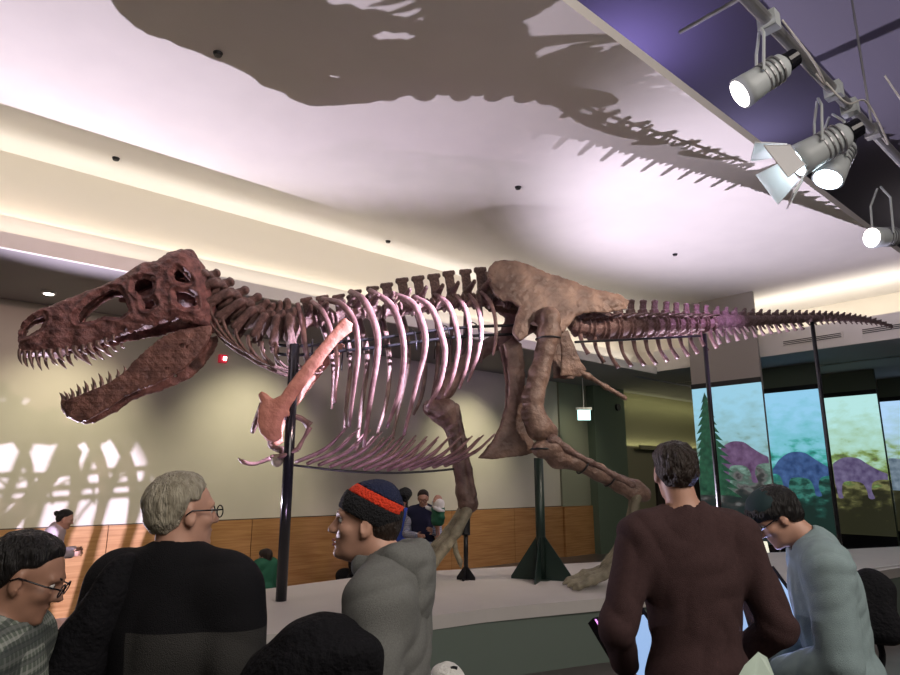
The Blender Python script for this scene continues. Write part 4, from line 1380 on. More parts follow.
class Person:
    def __init__(self, px, D, face, H, label, hs=1.0, head_yaw=0, head_pitch=0, lean=0.0, pose=None, res=.009, skin='skin', z0=0.0, hc=None, wide=1.0, name='person', cat='person', group=None, build=.93):
        p = at_dist(px, 480, D)
        rz = math.radians(48.9 - 90 + face)
        self.root = empty(name, (p.x, p.y, z0), label, cat, group, rz)
        self.H, self.res, self.hs = H, res, hs
        W = wide
        J = dict(pel=V3(0, 0, .525 * H), chest=V3(0, 0, .715 * H), neck=V3(0, -.005 * H, .83 * H), head=V3(0, .008 * H, .932 * H))
        for sg, n in ((-1, 'l'), (1, 'r')):
            J['sh' + n] = V3(sg * .108 * H * W, 0, .800 * H)
            J['el' + n] = V3(sg * .14 * H * W, -.015 * H, .615 * H)
            J['wr' + n] = V3(sg * .15 * H * W, .04 * H, .475 * H)
            J['hp' + n] = V3(sg * .05 * H, 0, .50 * H)
            J['kn' + n] = V3(sg * .055 * H, .015 * H, .275 * H)
            J['an' + n] = V3(sg * .055 * H, -.01 * H, .045 * H)
        if lean:
            c, s = math.cos(lean), math.sin(lean)
            for k in J:
                if J[k][2] > .52 * H:
                    z = J[k][2] - .5 * H
                    y = J[k][1]
                    J[k] = V3(J[k][0], y * c + z * s, .5 * H + z * c - y * s)
        if hc is not None: J['head'] = V3(*hc) * H
        for k, v in (pose or {}).items(): J[k] = V3(*v) * H
        self.J, self.W = J, W
        self.hyaw, self.hpitch = math.radians(head_yaw), math.radians(head_pitch)
        self.hk = H / 1.75 * hs
        self.Rh = np.array(Euler((self.hpitch, 0, self.hyaw), 'XYZ').to_matrix())
        self.skin = M[skin]

    # head-local helpers
    def hp(self, *p): return self.J['head'] + self.Rh @ (V3(*p) * self.hk)

    def he(self, c, r, k=.02, s=1, rot=None):
        e = ell(self.hp(*c), np.array(r) * self.hk, None, k * self.hk, s)
        e['R'] = self.Rh @ (np.array(Euler(rot).to_matrix()) if rot else np.eye(3))
        return e

    def hcap(self, a, b, r0, r1, k=.02, s=1): return cap(self.hp(*a), self.hp(*b), r0 * self.hk, r1 * self.hk, k * self.hk, s)

    def torso(self, d=0.0, arms=True, hem=None, k=.05):
        H, J, W = self.H, self.J, self.W
        up = (J['neck'] - J['pel']); up /= np.linalg.norm(up)
        ang = math.atan2(up[1], up[2])
        rot = (-ang, 0, 0)
        mid = (J['chest'] + J['pel']) / 2
        pr = [ell(J['chest'] + V3(0, 0, .01 * H), (.100 * H * W + d, .066 * H * W + d, .115 * H + d), rot, k),
              ell(mid, (.086 * H * W + d, .060 * H * W + d, .11 * H), rot, k),
              ell(J['pel'] - V3(0, .005 * H, .0), (.094 * H * W + d, .066 * H * W + d, .075 * H + d), rot, k),
              cap(J['shl'] * .80 + J['neck'] * .20, J['shr'] * .80 + J['neck'] * .20, .036 * H + d, None, k),
              cap(J['shl'], J['chest'] + V3(-.05 * H, 0, 0), .034 * H + d, .05 * H, k), cap(J['shr'], J['chest'] + V3(.05 * H, 0, 0), .034 * H + d, .05 * H, k),
              cap(J['neck'] + (J['head'] - J['neck']) * .1, J['shl'] * .75 + J['neck'] * .25, .030 * H + d, .030 * H + d, k), cap(J['neck'] + (J['head'] - J['neck']) * .1, J['shr'] * .75 + J['neck'] * .25, .030 * H + d, .030 * H + d, k)]
        if arms: pr += self.arms(d)
        return pr

    def arms(self, d=0.0, stop=1.0):
        H, J = self.H, self.J
        pr = []
        for n in 'lr':
            w = J['el' + n] + (J['wr' + n] - J['el' + n]) * stop
            pr += [cap(J['sh' + n], J['el' + n], .031 * H + d, .024 * H + d, .03), cap(J['el' + n], w, .0235 * H + d, .0165 * H + d, .02)]
        return pr

    def legs(self, d=0.0):
        H, J = self.H, self.J
        pr = []
        for n in 'lr':
            pr += [cap(J['hp' + n], J['kn' + n], .048 * H + d, .032 * H + d, .02), cap(J['kn' + n], J['an' + n], .031 * H + d, .021 * H + d, .02)]
        return pr

    def hand(self, n, curl=.5):
        J, H = self.J, self.H
        w, e = J['wr' + n], J['el' + n]
        d = w - e; d /= np.linalg.norm(d)
        out = V3(-1 if n == 'l' else 1, 0, 0)
        nrm = out - d * (out @ d); nrm /= np.linalg.norm(nrm)          # back of the hand
        side = np.cross(d, nrm)                                         # across the knuckles
        if n == 'r': side = -side
        k = H / 1.75
        pr = []
        base = w + d * .015 * k
        for j in (-1.5, -.5, .5, 1.5):
            pr.append(cap(base + side * j * .010 * k, w + d * .09 * k + side * j * .019 * k, .014 * k, .0105 * k, .012))
        th = -1 if side[1] < 0 else 1
        for j, ln in zip((-1.5, -.5, .5, 1.5), (.062, .078, .074, .058) if th < 0 else (.058, .074, .078, .062)):
            a = w + d * .09 * k + side * j * .019 * k
            dd = d.copy()
            for q in range(3):
                dd = dd - nrm * curl * .5; dd /= np.linalg.norm(dd)
                b = a + dd * ln * k / 2.4
                pr.append(cap(a, b, .0088 * k, .0080 * k, .003))
                a = b
        a = w + d * .025 * k + side * th * .022 * k
        b = a + (d * .6 + side * th * .8 - nrm * .25) * .04 * k
        c = b + (d * .9 + side * th * .2 - nrm * .4) * .03 * k
        pr += [cap(a, b, .013 * k, .010 * k, .012), cap(b, c, .010 * k, .008 * k, .004)]
        return pr

    def head_prims(self):
        e, c = self.he, self.hcap
        J = self.J
        pr = [e((0, -.014, .036), (.076, .097, .080)), e((0, .028, -.030), (.060, .062, .086)), e((0, .044, -.082), (.042, .040, .033)),
              e((0, .072, .028), (.052, .022, .016)), c((0, .088, .012), (0, .108, -.022), .0085, .0125, .012),
              e((.012, .096, -.026), (.009, .010, .007), .01), e((-.012, .096, -.026), (.009, .010, .007), .01),
              e((.040, .058, -.018), (.024, .024, .020)), e((-.040, .058, -.018), (.024, .024, .020)),
              e((0, .086, -.054), (.023, .011, .0065), .006), e((0, .084, -.067), (.021, .011, .0075), .006), e((0, .078, -.094), (.022, .018, .016), .015),
              e((.031, .092, .010), (.017, .016, .011), .012, -1), e((-.031, .092, .010), (.017, .016, .011), .012, -1),
              e((0, .100, -.0605), (.022, .010, .0018), .002, -1)]
        for sg in (-1, 1):
            pr += [e((sg * .078, -.006, -.004), (.009, .020, .033), .006, rot=(.15, 0, sg * -.35)), e((sg * .088, -.002, .0), (.006, .011, .020), .004, -1), e((sg * .076, .002, -.030), (.008, .009, .010), .004)]
        pr += [cap(J['neck'] - (J['head'] - J['neck']) * .25, self.hp(0, -.022, -.045), .036 * self.H * (1 + self.hs) / 2, .033 * self.H * (1 + self.hs) / 2, .03)]
        return pr

    def body(self, hands='lr', curl=.5):
        H, J = self.H, self.J
        pr = self.torso(0, True) + self.legs()
        for n in 'lr':
            pr += [cap(J['an' + n] + V3(0, -.02 * H, -.025 * H), J['an' + n] + V3(0, .075 * H, -.03 * H), .018 * H, .013 * H, .02)]
        pr += self.head_prims()
        for n in hands: pr += self.hand(n, curl)
        o = blob('body', pr, self.skin, self.root, self.res)
        zmin = min(v.co.z for v in o.data.vertices)
        self.b = o
        return o

    def eyes(self):
        for sg in (-1, 1):
            p = Vector(self.hp(sg * .031, .0745, .009))
            fw = Vector(self.Rh @ V3(0, 1, 0))
            r = .0100 * self.hk
            o = MB().tube([p + fw * r * math.sin(a) for a in (-1.4, -.9, -.4, 0, .4, .9, 1.4)], [r * math.cos(a) for a in (-1.4, -.9, -.4, 0, .4, .9, 1.4)], 14).build('eye', M['eye'], self.root, True, world=False)
            i = MB().tube([p + fw * r * .86, p + fw * r * 1.05], [r * .55, r * .40], 12).build('iris', M['iris'], o, True, world=False)
            bw = [Vector(self.hp(sg * (.014 + .008 * q), .0915 - .0035 * q * q * .5, .030 + .004 * math.sin(q * .8))) for q in range(5)]
            MB().tube(bw, [.002 * self.hk, .0035 * self.hk, .0035 * self.hk, .003 * self.hk, .0015 * self.hk], 6).build('eyebrow', self.hairmat if hasattr(self, 'hairmat') else M['hair_brown'], self.root, True, world=False)

    def hair(self, m, style='short', thick=.012, noise=.003, res=None):
        self.hairmat = m
        e, c = self.he, self.hcap
        t = thick
        pr = [e((0, -.018, .040), (.077 + t, .099 + t, .082 + t), .01), e((0, -.050, -.020), (.062 + t * .6, .056 + t * .5, .066), .03)]
        if style == 'short':
            cut = [rb for rb in ()]
        head, Rh, hk = self.J['head'], self.Rh, self.hk
        if style == 'bun':
            pr += [e((0, -.135, .045), (.036, .034, .034), .015)]
        if style == 'long':
            pr += [c((.06, -.03, 0), (.075, -.02, -.17), .034, .03, .03), c((-.06, -.03, 0), (-.075, -.02, -.17), .034, .03, .03), c((0, -.08, 0), (0, -.07, -.2), .055, .05, .03)]
        if style == 'bowl' or style == 'fringe':
            pr += [e((0, .045, .070), (.066, .050, .040), .02)]

        def fn(F, X, Y, Z):
            x, y, z = X - head[0], Y - head[1], Z - head[2]
            a = (x * Rh[0, 0] + y * Rh[1, 0] + z * Rh[2, 0]) / hk
            b = (x * Rh[0, 1] + y * Rh[1, 1] + z * Rh[2, 1]) / hk
            cc = (x * Rh[0, 2] + y * Rh[1, 2] + z * Rh[2, 2]) / hk
            # hair line: forehead at .065 high in front, drops behind the ears to the nape
            line = np.interp(b, [-.12, -.055, -.030, -.012, .022, .034, .070, .10], [-.075, -.068, -.040, .026, .036, .056, .086, .098] if style != 'fringe' else [-.075, -.07, -.045, .010, .0, .02, .035, .03])
            lim = (line - cc) * hk * .8
            if style == 'long':
                lim = np.where(b < .01, -1.0, lim)
            G_ = smax(F, lim.astype(np.float32), .006)
            G_ = G_ + (t * hk * .9 * np.clip(1 - (cc - line) / .050, 0, 1)).astype(np.float32) * (0 if style in ('long', 'fringe') else 1)
            return G_ + noise * wob(X, Y, Z * .5, 120, 2) + noise * .6 * wob(X, Y, Z * .5, 260, 4)
        return blob('hair', pr, m, self.root, res or self.res * .6, fn=fn)

    def shirt(self, name, m, d=.014, hem=.47, cuff=1.0, neck=.835, folds=.005, extra=None, collar=None, puff=0.0, fscale=22):
        H, J = self.H, self.J
        pr = self.torso(d, False) + self.arms(d + puff, cuff)
        pr += [ell(J['pel'] + V3(0, 0, -.02 * H), (.098 * H * self.W + d, .072 * H * self.W + d, .10 * H), None, .05)]
        if extra: pr += extra
        hd, nk = J['head'], J['neck']
        pr += [cap(nk + (hd - nk) * .12, nk + (hd - nk) * 1.0, .036 * H, .05 * H, .008, -1)]
        zt = hem * H

        def fn(F, X, Y, Z):
            F = F + folds * fold(X, Y, Z, fscale)
            return smax(F, (zt - Z).astype(np.float32), .006)
        # sleeves may hang below the hem: only cut the trunk
        arms_lo = min(J['wrl'][2], J['wrr'][2])
        o = blob(name, pr, m, self.root, self.res, fn=fn if arms_lo > zt else (lambda F, X, Y, Z: np.maximum(F + folds * fold(X, Y, Z, fscale), np.where(np.abs(X) < .105 * H, zt - Z, -1)).astype(np.float32)))
        return o

    def trousers(self, name, m, d=.012):
        H, J = self.H, self.J
        pr = self.legs(d) + [ell(J['pel'] - V3(0, .005 * H, .01 * H), (.094 * H + d * .8, .066 * H + d * .8, .07 * H), None, .04)]
        return blob(name, pr, m, self.root, self.res * 1.3, fn=lambda F, X, Y, Z: smax(F + .004 * wob(X, Y, Z, 22, 3), (.035 * H - Z).astype(np.float32), .004))

    def shoes(self, m):
        H, J = self.H, self.J
        for n in 'lr':
            a = J['an' + n]
            pr = [cap((a[0], a[1] - .022 * H, a[2] - .02 * H), (a[0], a[1] + .04 * H, a[2] - .022 * H), .026 * H, .024 * H, .02), ell((a[0], a[1] + .075 * H, a[2] - .025 * H), (.027 * H, .045 * H, .02 * H))]
            fz = a[2] - .045 * H
            blob('shoe', pr, m, self.root, self.res, fn=lambda F, X, Y, Z: smax(F, (fz + .004 - Z).astype(np.float32), .003))

    def collar(self, m, h=.045, r=.068):
        n = self.J['neck']
        d = self.hp(0, -.022, -.045) - n
        d /= np.linalg.norm(d)
        a = n + d * .015
        return blob('collar', [cap(a, a + d * h, r * self.H / 1.7 + .008, r * self.H / 1.7, .01), cap(a - d * .05, a + d * (h + .12), r * self.H / 1.7 - .008, None, .003, -1)], m, self.root, .006,
                    fn=lambda F, X, Y, Z: np.maximum(F, ((X - a[0]) * d[0] + (Y - a[1]) * d[1] + (Z - a[2]) * d[2]) - h + .01).astype(np.float32))

    def glasses(self, m):
        g = []
        mb = MB()
        for sg in (-1, 1):
            ring = [Vector(self.hp(sg * .033 + .024 * math.cos(a), .107, .006 + .019 * math.sin(a))) for a in [2 * math.pi * k / 18 for k in range(19)]]
            mb.tube(ring, .0022 * self.hk, 6)
            mb.tube([Vector(self.hp(sg * .057, .105, .012)), Vector(self.hp(sg * .078, .07, .012)), Vector(self.hp(sg * .086, -.005, .012)), Vector(self.hp(sg * .083, -.022, -.002))], .0025 * self.hk, 6)
        mb.tube([Vector(self.hp(-.010, .108, .010)), Vector(self.hp(.010, .108, .010))], .002 * self.hk, 6)
        o = mb.build('glasses', m, self.root, True, world=False)
        return o


# --- woman at the lower left
P = Person(18, 2.15, -78, 1.575, 'person in a plaid shirt with black hair and glasses looking down, lower left corner', head_yaw=6, head_pitch=-22, skin='skin_tan', hc=(0, .035, .915),
           pose=dict(ell=(-.14, -.01, .62), elr=(.14, -.01, .62), wrl=(-.12, .05, .49), wrr=(.12, .05, .49)), res=.008)
P.body(); P.hair(M['hair_black'], 'short', .013); P.eyes(); P.glasses(M['blackgloss'])
P.shirt('plaid_shirt', M['plaid'], .02, cuff=.95); P.trousers('trousers', M['dark_trousers']); P.shoes(M['shoe'])

# --- grey-haired man, seen from behind
P = Person(184, 2.35, -8, 1.705, 'person with grey hair and glasses in a black jacket, back to us, head turned right', head_yaw=-40, head_pitch=0, wide=1.02, hs=1.05,
           pose=dict(ell=(-.160, -.02, .60), wrl=(-.16, .09, .50), elr=(.148, -.01, .60), wrr=(.15, .08, .49)), res=.008)
P.body(); P.hair(M['hair_grey'], 'short', .013, .003); P.eyes(); P.glasses(M['blackgloss'])
H_, J_ = P.H, P.J
def block_mat():
    m = M['jacket'].copy()
    m.name = 'two_tone_jacket_cloth'
    nt = m.node_tree
    b = nt.nodes['Principled BSDF']
    tc = nt.nodes.new('ShaderNodeTexCoord')
    sp = nt.nodes.new('ShaderNodeSeparateXYZ')
    nt.links.new(tc.outputs['Object'], sp.inputs[0])
    z = nt.nodes.new('ShaderNodeMath'); z.operation = 'LESS_THAN'; z.inputs[1].default_value = 1.255
    x = nt.nodes.new('ShaderNodeMath'); x.operation = 'GREATER_THAN'; x.inputs[1].default_value = -.06
    nt.links.new(sp.outputs['Z'], z.inputs[0]); nt.links.new(sp.outputs['X'], x.inputs[0])
    ml = nt.nodes.new('ShaderNodeMath'); ml.operation = 'MULTIPLY'
    nt.links.new(z.outputs[0], ml.inputs[0]); nt.links.new(x.outputs[0], ml.inputs[1])
    mx = nt.nodes.new('ShaderNodeMix'); mx.data_type = 'RGBA'
    nt.links.new(ml.outputs[0], mx.inputs['Factor'])
    mx.inputs['A'].default_value = (.008, .008, .010, 1)
    mx.inputs['B'].default_value = (.045, .044, .042, 1)
    nt.links.new(mx.outputs['Result'], b.inputs['Base Color'])
    return m


P.collar(M['jacket'], .055, .072)
jk = P.shirt('jacket', block_mat(), .035, hem=.44, folds=.006, puff=.012,
             extra=[cap(J_['neck'] + V3(-.03, -.035, .02), J_['neck'] + V3(.03, -.035, .02), .036, .036, .02), cap(J_['neck'] + V3(-.045, -.02, .0), J_['neck'] + V3(-.05, .02, -.01), .034, .034, .02), cap(J_['neck'] + V3(.045, -.02, .0), J_['neck'] + V3(.05, .02, -.01), .034, .034, .02)])
P.trousers('trousers', M['dark_trousers']); P.shoes(M['shoe'])
# black coat slung over his left shoulder and arm
lp = P.root.matrix_basis
cp = [ell((-.20, -.10, 1.26), (.065, .10, .17), (0, .6, 0), .08), ell((-.255, -.10, 1.09), (.09, .11, .22), (0, .45, 0), .08), ell((-.13, -.085, 1.42), (.045, .08, .06), (0, .5, 0), .06), ell((-.31, -.05, .93), (.12, .12, .22), k=.08)]
o = blob('slung_coat', cp, M['coat'], None, .012, fn=lambda F, X, Y, Z: F + .010 * wob(X, Y, Z, 18, 2) + .004 * wob(X, Y, Z, 45, 3))
o.location, o.rotation_euler = P.root.location, P.root.rotation_euler
tag(o, 'bulky black coat slung over the left shoulder of the grey-haired man', 'coat')

# --- man in the striped knit hat
P = Person(394, 2.0, 80, 1.715, 'person in a grey hoodie and striped knit hat looking left, black coat over the arm', head_yaw=14, head_pitch=3, wide=.80, hs=.95,
           pose=dict(ell=(-.125, .0, .625), wrl=(-.08, .14, .60), elr=(.145, .02, .625), wrr=(.05, .14, .56)), res=.0065, hc=(0, .050, .915))
P.hairmat = M['hair_brown']
P.body(); P.hair(M['hair_brown'], 'short', .005, .002); P.eyes()
MB().tube([Vector(P.hp(-.020, .090, -.056)), Vector(P.hp(-.01, .0975, -.0545)), Vector(P.hp(0, .0985, -.0545)), Vector(P.hp(.01, .0975, -.0545)), Vector(P.hp(.020, .090, -.056))], [.001, .0045, .0048, .0045, .001], 8).build('lip', M['lip'], P.root, True, world=False)
MB().tube([Vector(P.hp(-.018, .090, -.067)), Vector(P.hp(-.01, .0955, -.067)), Vector(P.hp(0, .0965, -.067)), Vector(P.hp(.01, .0955, -.067)), Vector(P.hp(.018, .090, -.067))], [.001, .0045, .005, .0045, .001], 8).build('lip', M['lip'], P.root, True, world=False)
H_, J_ = P.H, P.J
n_ = J_['neck']
hood = [ell(n_ + V3(0, -.055, .035), (.095, .065, .050), (-.5, 0, 0), .03), cap(n_ + V3(-.070, -.02, .060), n_ + V3(-.042, .085, .030), .036, .030, .03), cap(n_ + V3(.070, -.02, .060), n_ + V3(.042, .085, .030), .036, .030, .03),
        cap(n_ + V3(-.042, .085, .030), n_ + V3(.042, .085, .030), .028, .028, .02), cap(n_ + V3(-.070, -.02, .060), n_ + V3(0, -.075, .070), .030, .030, .02), cap(n_ + V3(.070, -.02, .060), n_ + V3(0, -.075, .070), .030, .030, .02), ell(n_ + V3(0, -.085, -.05), (.080, .030, .09), (.15, 0, 0), .03)]
P.shirt('hoodie', M['hoodie'], .022, hem=.44, folds=.004, puff=.012, fscale=52)
blob('hood', hood + [cap(J_['neck'] + V3(0, 0, -.02), J_['head'], .058, .066, .01, -1)], M['hoodie'], P.root, .0075, fn=lambda F, X, Y, Z: F + .004 * fold(X, Y, Z, 60))
P.trousers('trousers', M['dark_trousers']); P.shoes(M['shoe'])
hat = Person.__new__(Person)
hat = P
kh = P.hk


def band(lo_, hi_, tilt=.42):
    head, Rh = P.J['head'], P.Rh

    def fn(F, X, Y, Z):
        x, y, z = X - head[0], Y - head[1], Z - head[2]
        b = (x * Rh[0, 1] + y * Rh[1, 1] + z * Rh[2, 1]) / kh
        c = (x * Rh[0, 2] + y * Rh[1, 2] + z * Rh[2, 2]) / kh
        h = c - tilt * b
        return np.maximum(np.maximum(F, (lo_ - h) * kh), (h - hi_) * kh).astype(np.float32) + .0012 * wob(X, Y, Z, 260)
    return fn


cap_pr = [P.he((0, -.012, .045), (.087, .101, .093), .01), P.he((0, -.045, .060), (.076, .068, .077), .03)]
hh = blob('knit_hat', [P.he((0, -.012, .045), (.090, .104, .096), .01), P.he((0, -.045, .062), (.078, .070, .082), .03)], M['black_knit'], P.root, .005, fn=band(.012, .078))
blob('stripe', cap_pr, M['orange_knit'], hh, .005, fn=band(.077, .112))
blob('crown', cap_pr, M['navy_knit'], hh, .005, fn=band(.111, .3))
blob('pompom', [P.he((0, -.122, .100), (.022, .022, .022))], M['black_knit'], hh, .004, fn=lambda F, X, Y, Z: F + .004 * wob(X, Y, Z, 160))
# black coat draped over his forearm
pts = [on for on in ()]
cp = [ell((-.26, .08, 1.285), (.09, .12, .07), (.15, 0, 0), .06), ell((-.27, .16, 1.20), (.10, .13, .12), k=.06), ell((-.25, .23, 1.08), (.09, .11, .15), k=.06), ell((-.27, .12, 1.10), (.10, .18, .18), k=.08), ell((-.26, .20, .92), (.10, .18, .20), k=.08)]
o = blob('draped_coat', cp, M['coat'], None, .011, fn=lambda F, X, Y, Z: F + .012 * fold(X, Y, Z, 30) + .005 * wob(X, Y, Z, 42, 3))
o.location, o.rotation_euler = P.root.location, P.root.rotation_euler
tag(o, 'black coat draped over the forearm of the man in the knit hat', 'coat')

# --- man in the maroon top, seen from behind
P = Person(684, 2.8, 2, 1.85, 'person in a maroon brown long-sleeved top seen from behind, leaning on the consoles', head_yaw=-4, head_pitch=0, wide=.98, hs=.92, skin='skin', hc=(-.016, .01, .932),
           pose=dict(ell=(-.172, -.03, .625), wrl=(-.125, .09, .53), elr=(.158, -.03, .625), wrr=(.115, .09, .53)), res=.008)
P.body(); P.hair(M['hair_brown'], 'short', .014, .005); P.eyes()
P.shirt('long_sleeved_top', M['maroon'], .017, hem=.475, folds=.0045, fscale=42, cuff=.97, puff=.006)
H_ = P.H
blob('waist_hem', [ell((0, -.01, .50 * H_), (.185, .135, .2))], M['maroon'], P.root, .009, fn=lambda F, X, Y, Z: smax(F, np.abs(Z - .477 * H_) - .022, .008) + .002 * wob(X, Y, Z, 25))
P.trousers('trousers', M['dark_trousers']); P.shoes(M['shoe'])

# --- man in the light blue shirt
P = Person(822, 3.25, 70, 1.70, 'person in a light blue shirt and dark cap at the right, head bowed', head_yaw=10, head_pitch=-38, lean=.10, wide=1.02, hc=(0, .115, .905),
           pose=dict(ell=(-.13, .03, .60), wrl=(-.05, .145, .545), elr=(.13, .03, .60), wrr=(.05, .15, .56)), res=.008)
P.body(); P.hair(M['hair_black'], 'fringe', .016, .003); P.eyes(); P.glasses(M['blackgloss'])
J_ = P.J
P.shirt('shirt', M['lightblue'], .024, hem=.46, cuff=.92, folds=.0032, puff=.012, fscale=55,
        extra=[cap(J_['neck'] + V3(-.045, -.03, .012), J_['neck'] + V3(.045, -.03, .012), .026, .026, .02), cap(J_['neck'] + V3(-.05, -.02, .01), J_['neck'] + V3(-.04, .05, 0), .024, .02, .02), cap(J_['neck'] + V3(.05, -.02, .01), J_['neck'] + V3(.04, .05, 0), .024, .02, .02)])
P.trousers('jeans', M['navy']); P.shoes(M['shoe'])
M['cap'] = mat('teal_black_cloth', (0.008, 0.03, 0.035), .8)
cc = blob('cap', [P.he((0, -.006, .055), (.089, .106, .085), .01)], M['cap'], P.root, .006, fn=(lambda F, X, Y, Z: smax(F, (-((X - P.J['head'][0]) * P.Rh[0, 2] + (Y - P.J['head'][1]) * P.Rh[1, 2] + (Z - P.J['head'][2]) * P.Rh[2, 2]) + .058).astype(np.float32), .003)))
blob('peak', [P.he((0, .122, .062), (.068, .062, .007), .01)], M['cap'], cc, .004)

# bag hanging behind him
bp = at_dist(872, 612, 3.55)
o = empty('shoulder_bag', bp, 'black bag with dangling straps hanging behind the man in the light blue shirt', 'bag')
blob('bag_body', [rbox((0, 0, 0), (.075, .10, .135), (0, .2, .3), .05, .03), ell((.03, 0, .12), (.06, .07, .06), k=.04)], M['coat'], o, .01, fn=lambda F, X, Y, Z: F + .010 * wob(X, Y, Z, 25))
MB().tube(spline([(.02, 0, -.1), (.06, 0, -.18), (.07, .02, -.27), (.09, .02, -.30)], 12), .014, 8).build('strap', M['coat'], o, True, world=False)

# --- child in the white hat
P = Person(447, 2.6, 10, 1.045, 'child in a white knit hat, only its top in view at the bottom edge', hs=1.35, head_pitch=0, res=.008, hc=(0, .01, .88))
P.body(); P.hair(M['hair_brown'], 'short', .006, .002)
P.shirt('jacket', M['navy'], .02); P.trousers('trousers', M['dark_trousers']); P.shoes(M['shoe'])
hd = P.J['head']
hh = blob('knit_hat', [P.he((0, -.012, .042), (.094, .112, .096), .01)], M['white_knit'], P.root, .006, fn=lambda F, X, Y, Z: smax(F, (hd[2] + .02 - Z).astype(np.float32), .01) + .003 * wob(X, Y, Z, 90))
tp = Vector(P.hp(.01, -.06, .125))
MB().tube([tp, tp + Vector((.012, 0, .003)), tp + Vector((.024, 0, 0))], .006, 8).build('mark', M['black_knit'], hh, True, world=False)

# --- far visitors by the back wall
P = Person(52, 9.6, -70, 1.60, 'person with a black hair bun and blue jeans at the far left wall', head_pitch=-18, head_yaw=0, lean=.22, z0=GALLERY_Z, hc=(0, .125, .895), pose=dict(ell=(-.13, .08, .64), wrl=(-.06, .20, .66), elr=(.13, .08, .64), wrr=(.06, .20, .64)), res=.012)
P.body(); P.hair(M['hair_black'], 'bun', .012, .002, .01); P.shirt('top', M['pink_white'], .02); P.trousers('jeans', M['jeans'], .03); P.shoes(M['shoe'])
P = Person(270, 8.9, 55, 1.08, 'child in a green top looking left just behind the platform by the tall post', hs=1.3, head_yaw=20, res=.011, hc=(0, .01, .88), wide=1.05, z0=GALLERY_Z)
P.body(); P.hair(M['hair_brown'], 'fringe', .014, .002, .008); P.shirt('top', M['green_cloth'], .02); P.trousers('trousers', M['dark_trousers']); P.shoes(M['shoe'])
P = Person(424, 10.35, 170, 1.76, 'person with glasses in a dark vest over a checked shirt, holding a baby', head_pitch=-22, head_yaw=10, res=.011, hc=(0, .03, .925), z0=GALLERY_Z,
           pose=dict(elr=(.15, .03, .62), wrr=(.02, .17, .62), ell=(-.14, .04, .62), wrl=(-.12, .18, .66)))
P.body(); P.hair(M['hair_brown'], 'short', .014, .002, .008); P.glasses(M['blackgloss'])
P.shirt('checked_shirt', M['check'], .018); P.trousers('trousers', M['dark_trousers']); P.shoes(M['shoe'])
H_, J_ = P.H, P.J
blob('vest', P.torso(.034, False) + [cap(J_['neck'], J_['head'], .07, .08, .01, -1), cap(J_['shl'] + V3(-.05, 0, 0), J_['shl'] + V3(-.03, 0, -.09), .07, .05, .01, -1), cap(J_['shr'] + V3(.05, 0, 0), J_['shr'] + V3(.03, 0, -.09), .07, .05, .01, -1)],
     M['navy'], P.root, .011, fn=lambda F, X, Y, Z: smax(F, (.47 * H_ - Z).astype(np.float32), .006))
P = Person(438, 9.85, 120, .62, 'baby in a white and green top held up by the person in the dark vest', hs=1.8, head_yaw=0, res=.010, hc=(0, .02, .86), wide=1.3, z0=.86,
           pose=dict(wrl=(-.2, .2, .7), wrr=(.2, .2, .7)))
P.body(); P.hair(M['skin'], 'short', .006, .001, .008); P.shirt('top', M['white'], .016, hem=.6); P.shirt('overall', M['green_cloth'], .022, hem=.42, cuff=.2, extra=[]).location.z = -.09
P = Person(403, 11.3, 150, 1.66, 'person with long dark hair in a bright blue top behind the checked shirt', head_yaw=10, head_pitch=-8, skin='skin_tan', res=.012, z0=GALLERY_Z)
P.body(); P.hair(M['hair_brown'], 'long', .016, .003, .01); P.shirt('top', M['blue_cloth'], .02); P.trousers('trousers', M['dark_trousers']); P.shoes(M['shoe'])

# stroller by the wall behind the hoodie
sp = at_dist(350, 560, 9.6); sp.z = GALLERY_Z
st = empty('stroller', sp, 'black folded-hood stroller by the wainscot behind the man in the knit hat', 'stroller', rz=.4)
blob('seat', [ell((0, 0, .55), (.17, .22, .13), (.4, 0, 0)), ell((0, -.16, .78), (.18, .14, .20), k=.05)], M['coat'], st, .014)
fr = MB()
for sg in (-1, 1):
    fr.tube([(sg * .2, .3, .1), (sg * .2, -.1, .6), (sg * .2, -.45, 1.05)], .013, 8)
    fr.tube([(sg * .2, -.35, .1), (sg * .2, 0, .55)], .013, 8)
fr.tube([(-.2, -.45, 1.05), (.2, -.45, 1.05)], .016, 8)
fr.build('frame', M['black'], st, world=False)
for sx in (-1, 1):
    for sy in (.3, -.35):
        MB().tube([(sx * .2 - .02, sy, .1), (sx * .2 + .02, sy, .1)], .1, 18).build('wheel', M['black'], st, world=False)

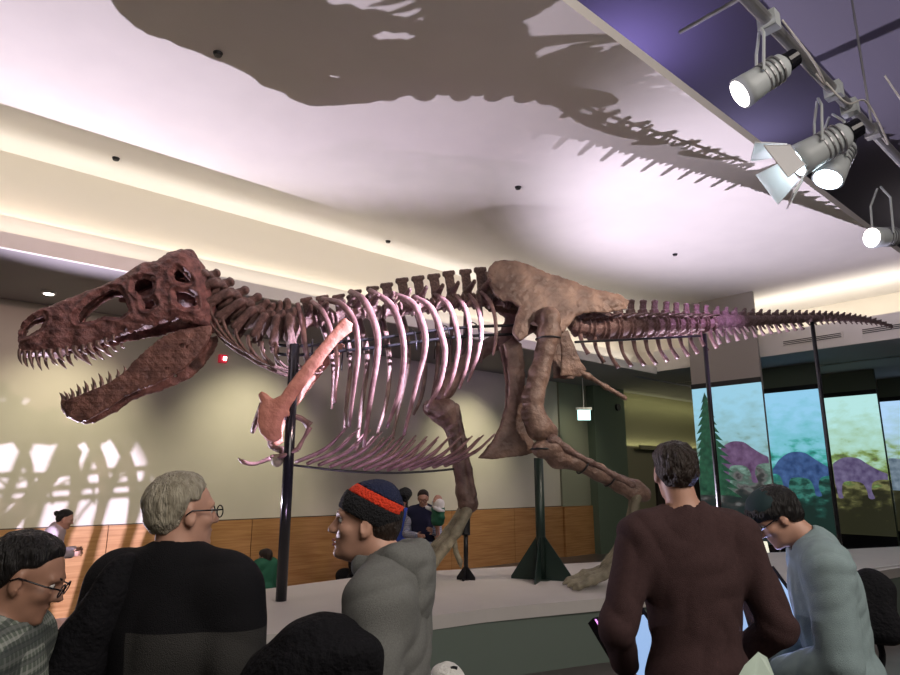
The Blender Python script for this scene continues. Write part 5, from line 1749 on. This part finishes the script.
# ------------------------------------------------------------------ touch consoles in front of the maroon top
M['screen'] = mat('lit_touch_screen', (.1, .1, .12), .2, emit=(.35, .55, .90), estr=.8)
M['pinkglow'] = mat('violet_edge_light', (.3, .1, .4), .3, emit=(.75, .30, .85), estr=1.5)


def console(pxy, D, yaw, label, tilt=.85, w=.22, h=.20, zc=1.12):
    p = at_dist(pxy[0], pxy[1], D)
    z = zc
    g = empty('touch_console', (p.x, p.y, 0), label, 'touch screen console', 'consoles before the platform', math.radians(48.9 - 90 + yaw))
    # local: y away from the user, x right
    c = Vector((0, 0, z))
    ux, uy = Vector((1, 0, 0)), Vector((0, math.cos(tilt), math.sin(tilt)))
    un = ux.cross(uy)
    MB().obox(c - un * .022, ux * w, uy * h, un * .022).build('screen_case', M['blackgloss'], g, world=False)
    MB().obox(c + un * .002, ux * (w - .035), uy * (h - .035), un * .002).build('screen', M['screen'], g, world=False)
    MB().obox(c + un * .001 - ux * (w - .006), ux * .004, uy * (h - .01), un * .003).build('edge_light', M['pinkglow'], g, world=False)
    MB().tube([(0, .02, 0), (0, .02, z - .05)], .045, 14).build('stand', M['blackgloss'], g, world=False)
    MB().tube([(0, .02, 0), (0, .02, .02)], .18, 24).build('foot', M['blackgloss'], g, world=False)
    return g


console((645, 655), 3.28, 38, 'black touch screen console with a violet lit edge, left of the maroon top', zc=.93, w=.19)
console((730, 630), 3.3, -8, 'black touch screen console glowing pale blue, right of the maroon top', zc=1.12, w=.10, h=.12)
console((782, 640), 3.75, 25, 'dark touch screen console in front of the man in the light blue shirt', zc=1.12, w=.14, h=.18)
area_light('console_glow', at_dist(782, 600, 3.55), at_dist(800, 560, 3.2), .2, .15, 3.5, (0.45, 0.5, 1.0))
# folded brochure by his right hand
p = at_dist(756, 668, 2.6)
M['brochure'] = mat('pale_green_paper', (.55, .68, .58), .6)
g = MB()
g.prism([p + G(-.085, 0, -.06), p + G(.0, .03, -.05), p + G(.035, .05, .035), p + G(-.03, .02, .0)], (0, 0, .004))
g.prism([p + G(.0, .03, -.05), p + G(.07, .0, -.06), p + G(.06, .04, .02), p + G(.035, .05, .035)], (0, 0, .004))
tag(g.build('brochure', M['brochure']), 'pale green folded brochure at the bottom edge beside the maroon sleeve', 'brochure')
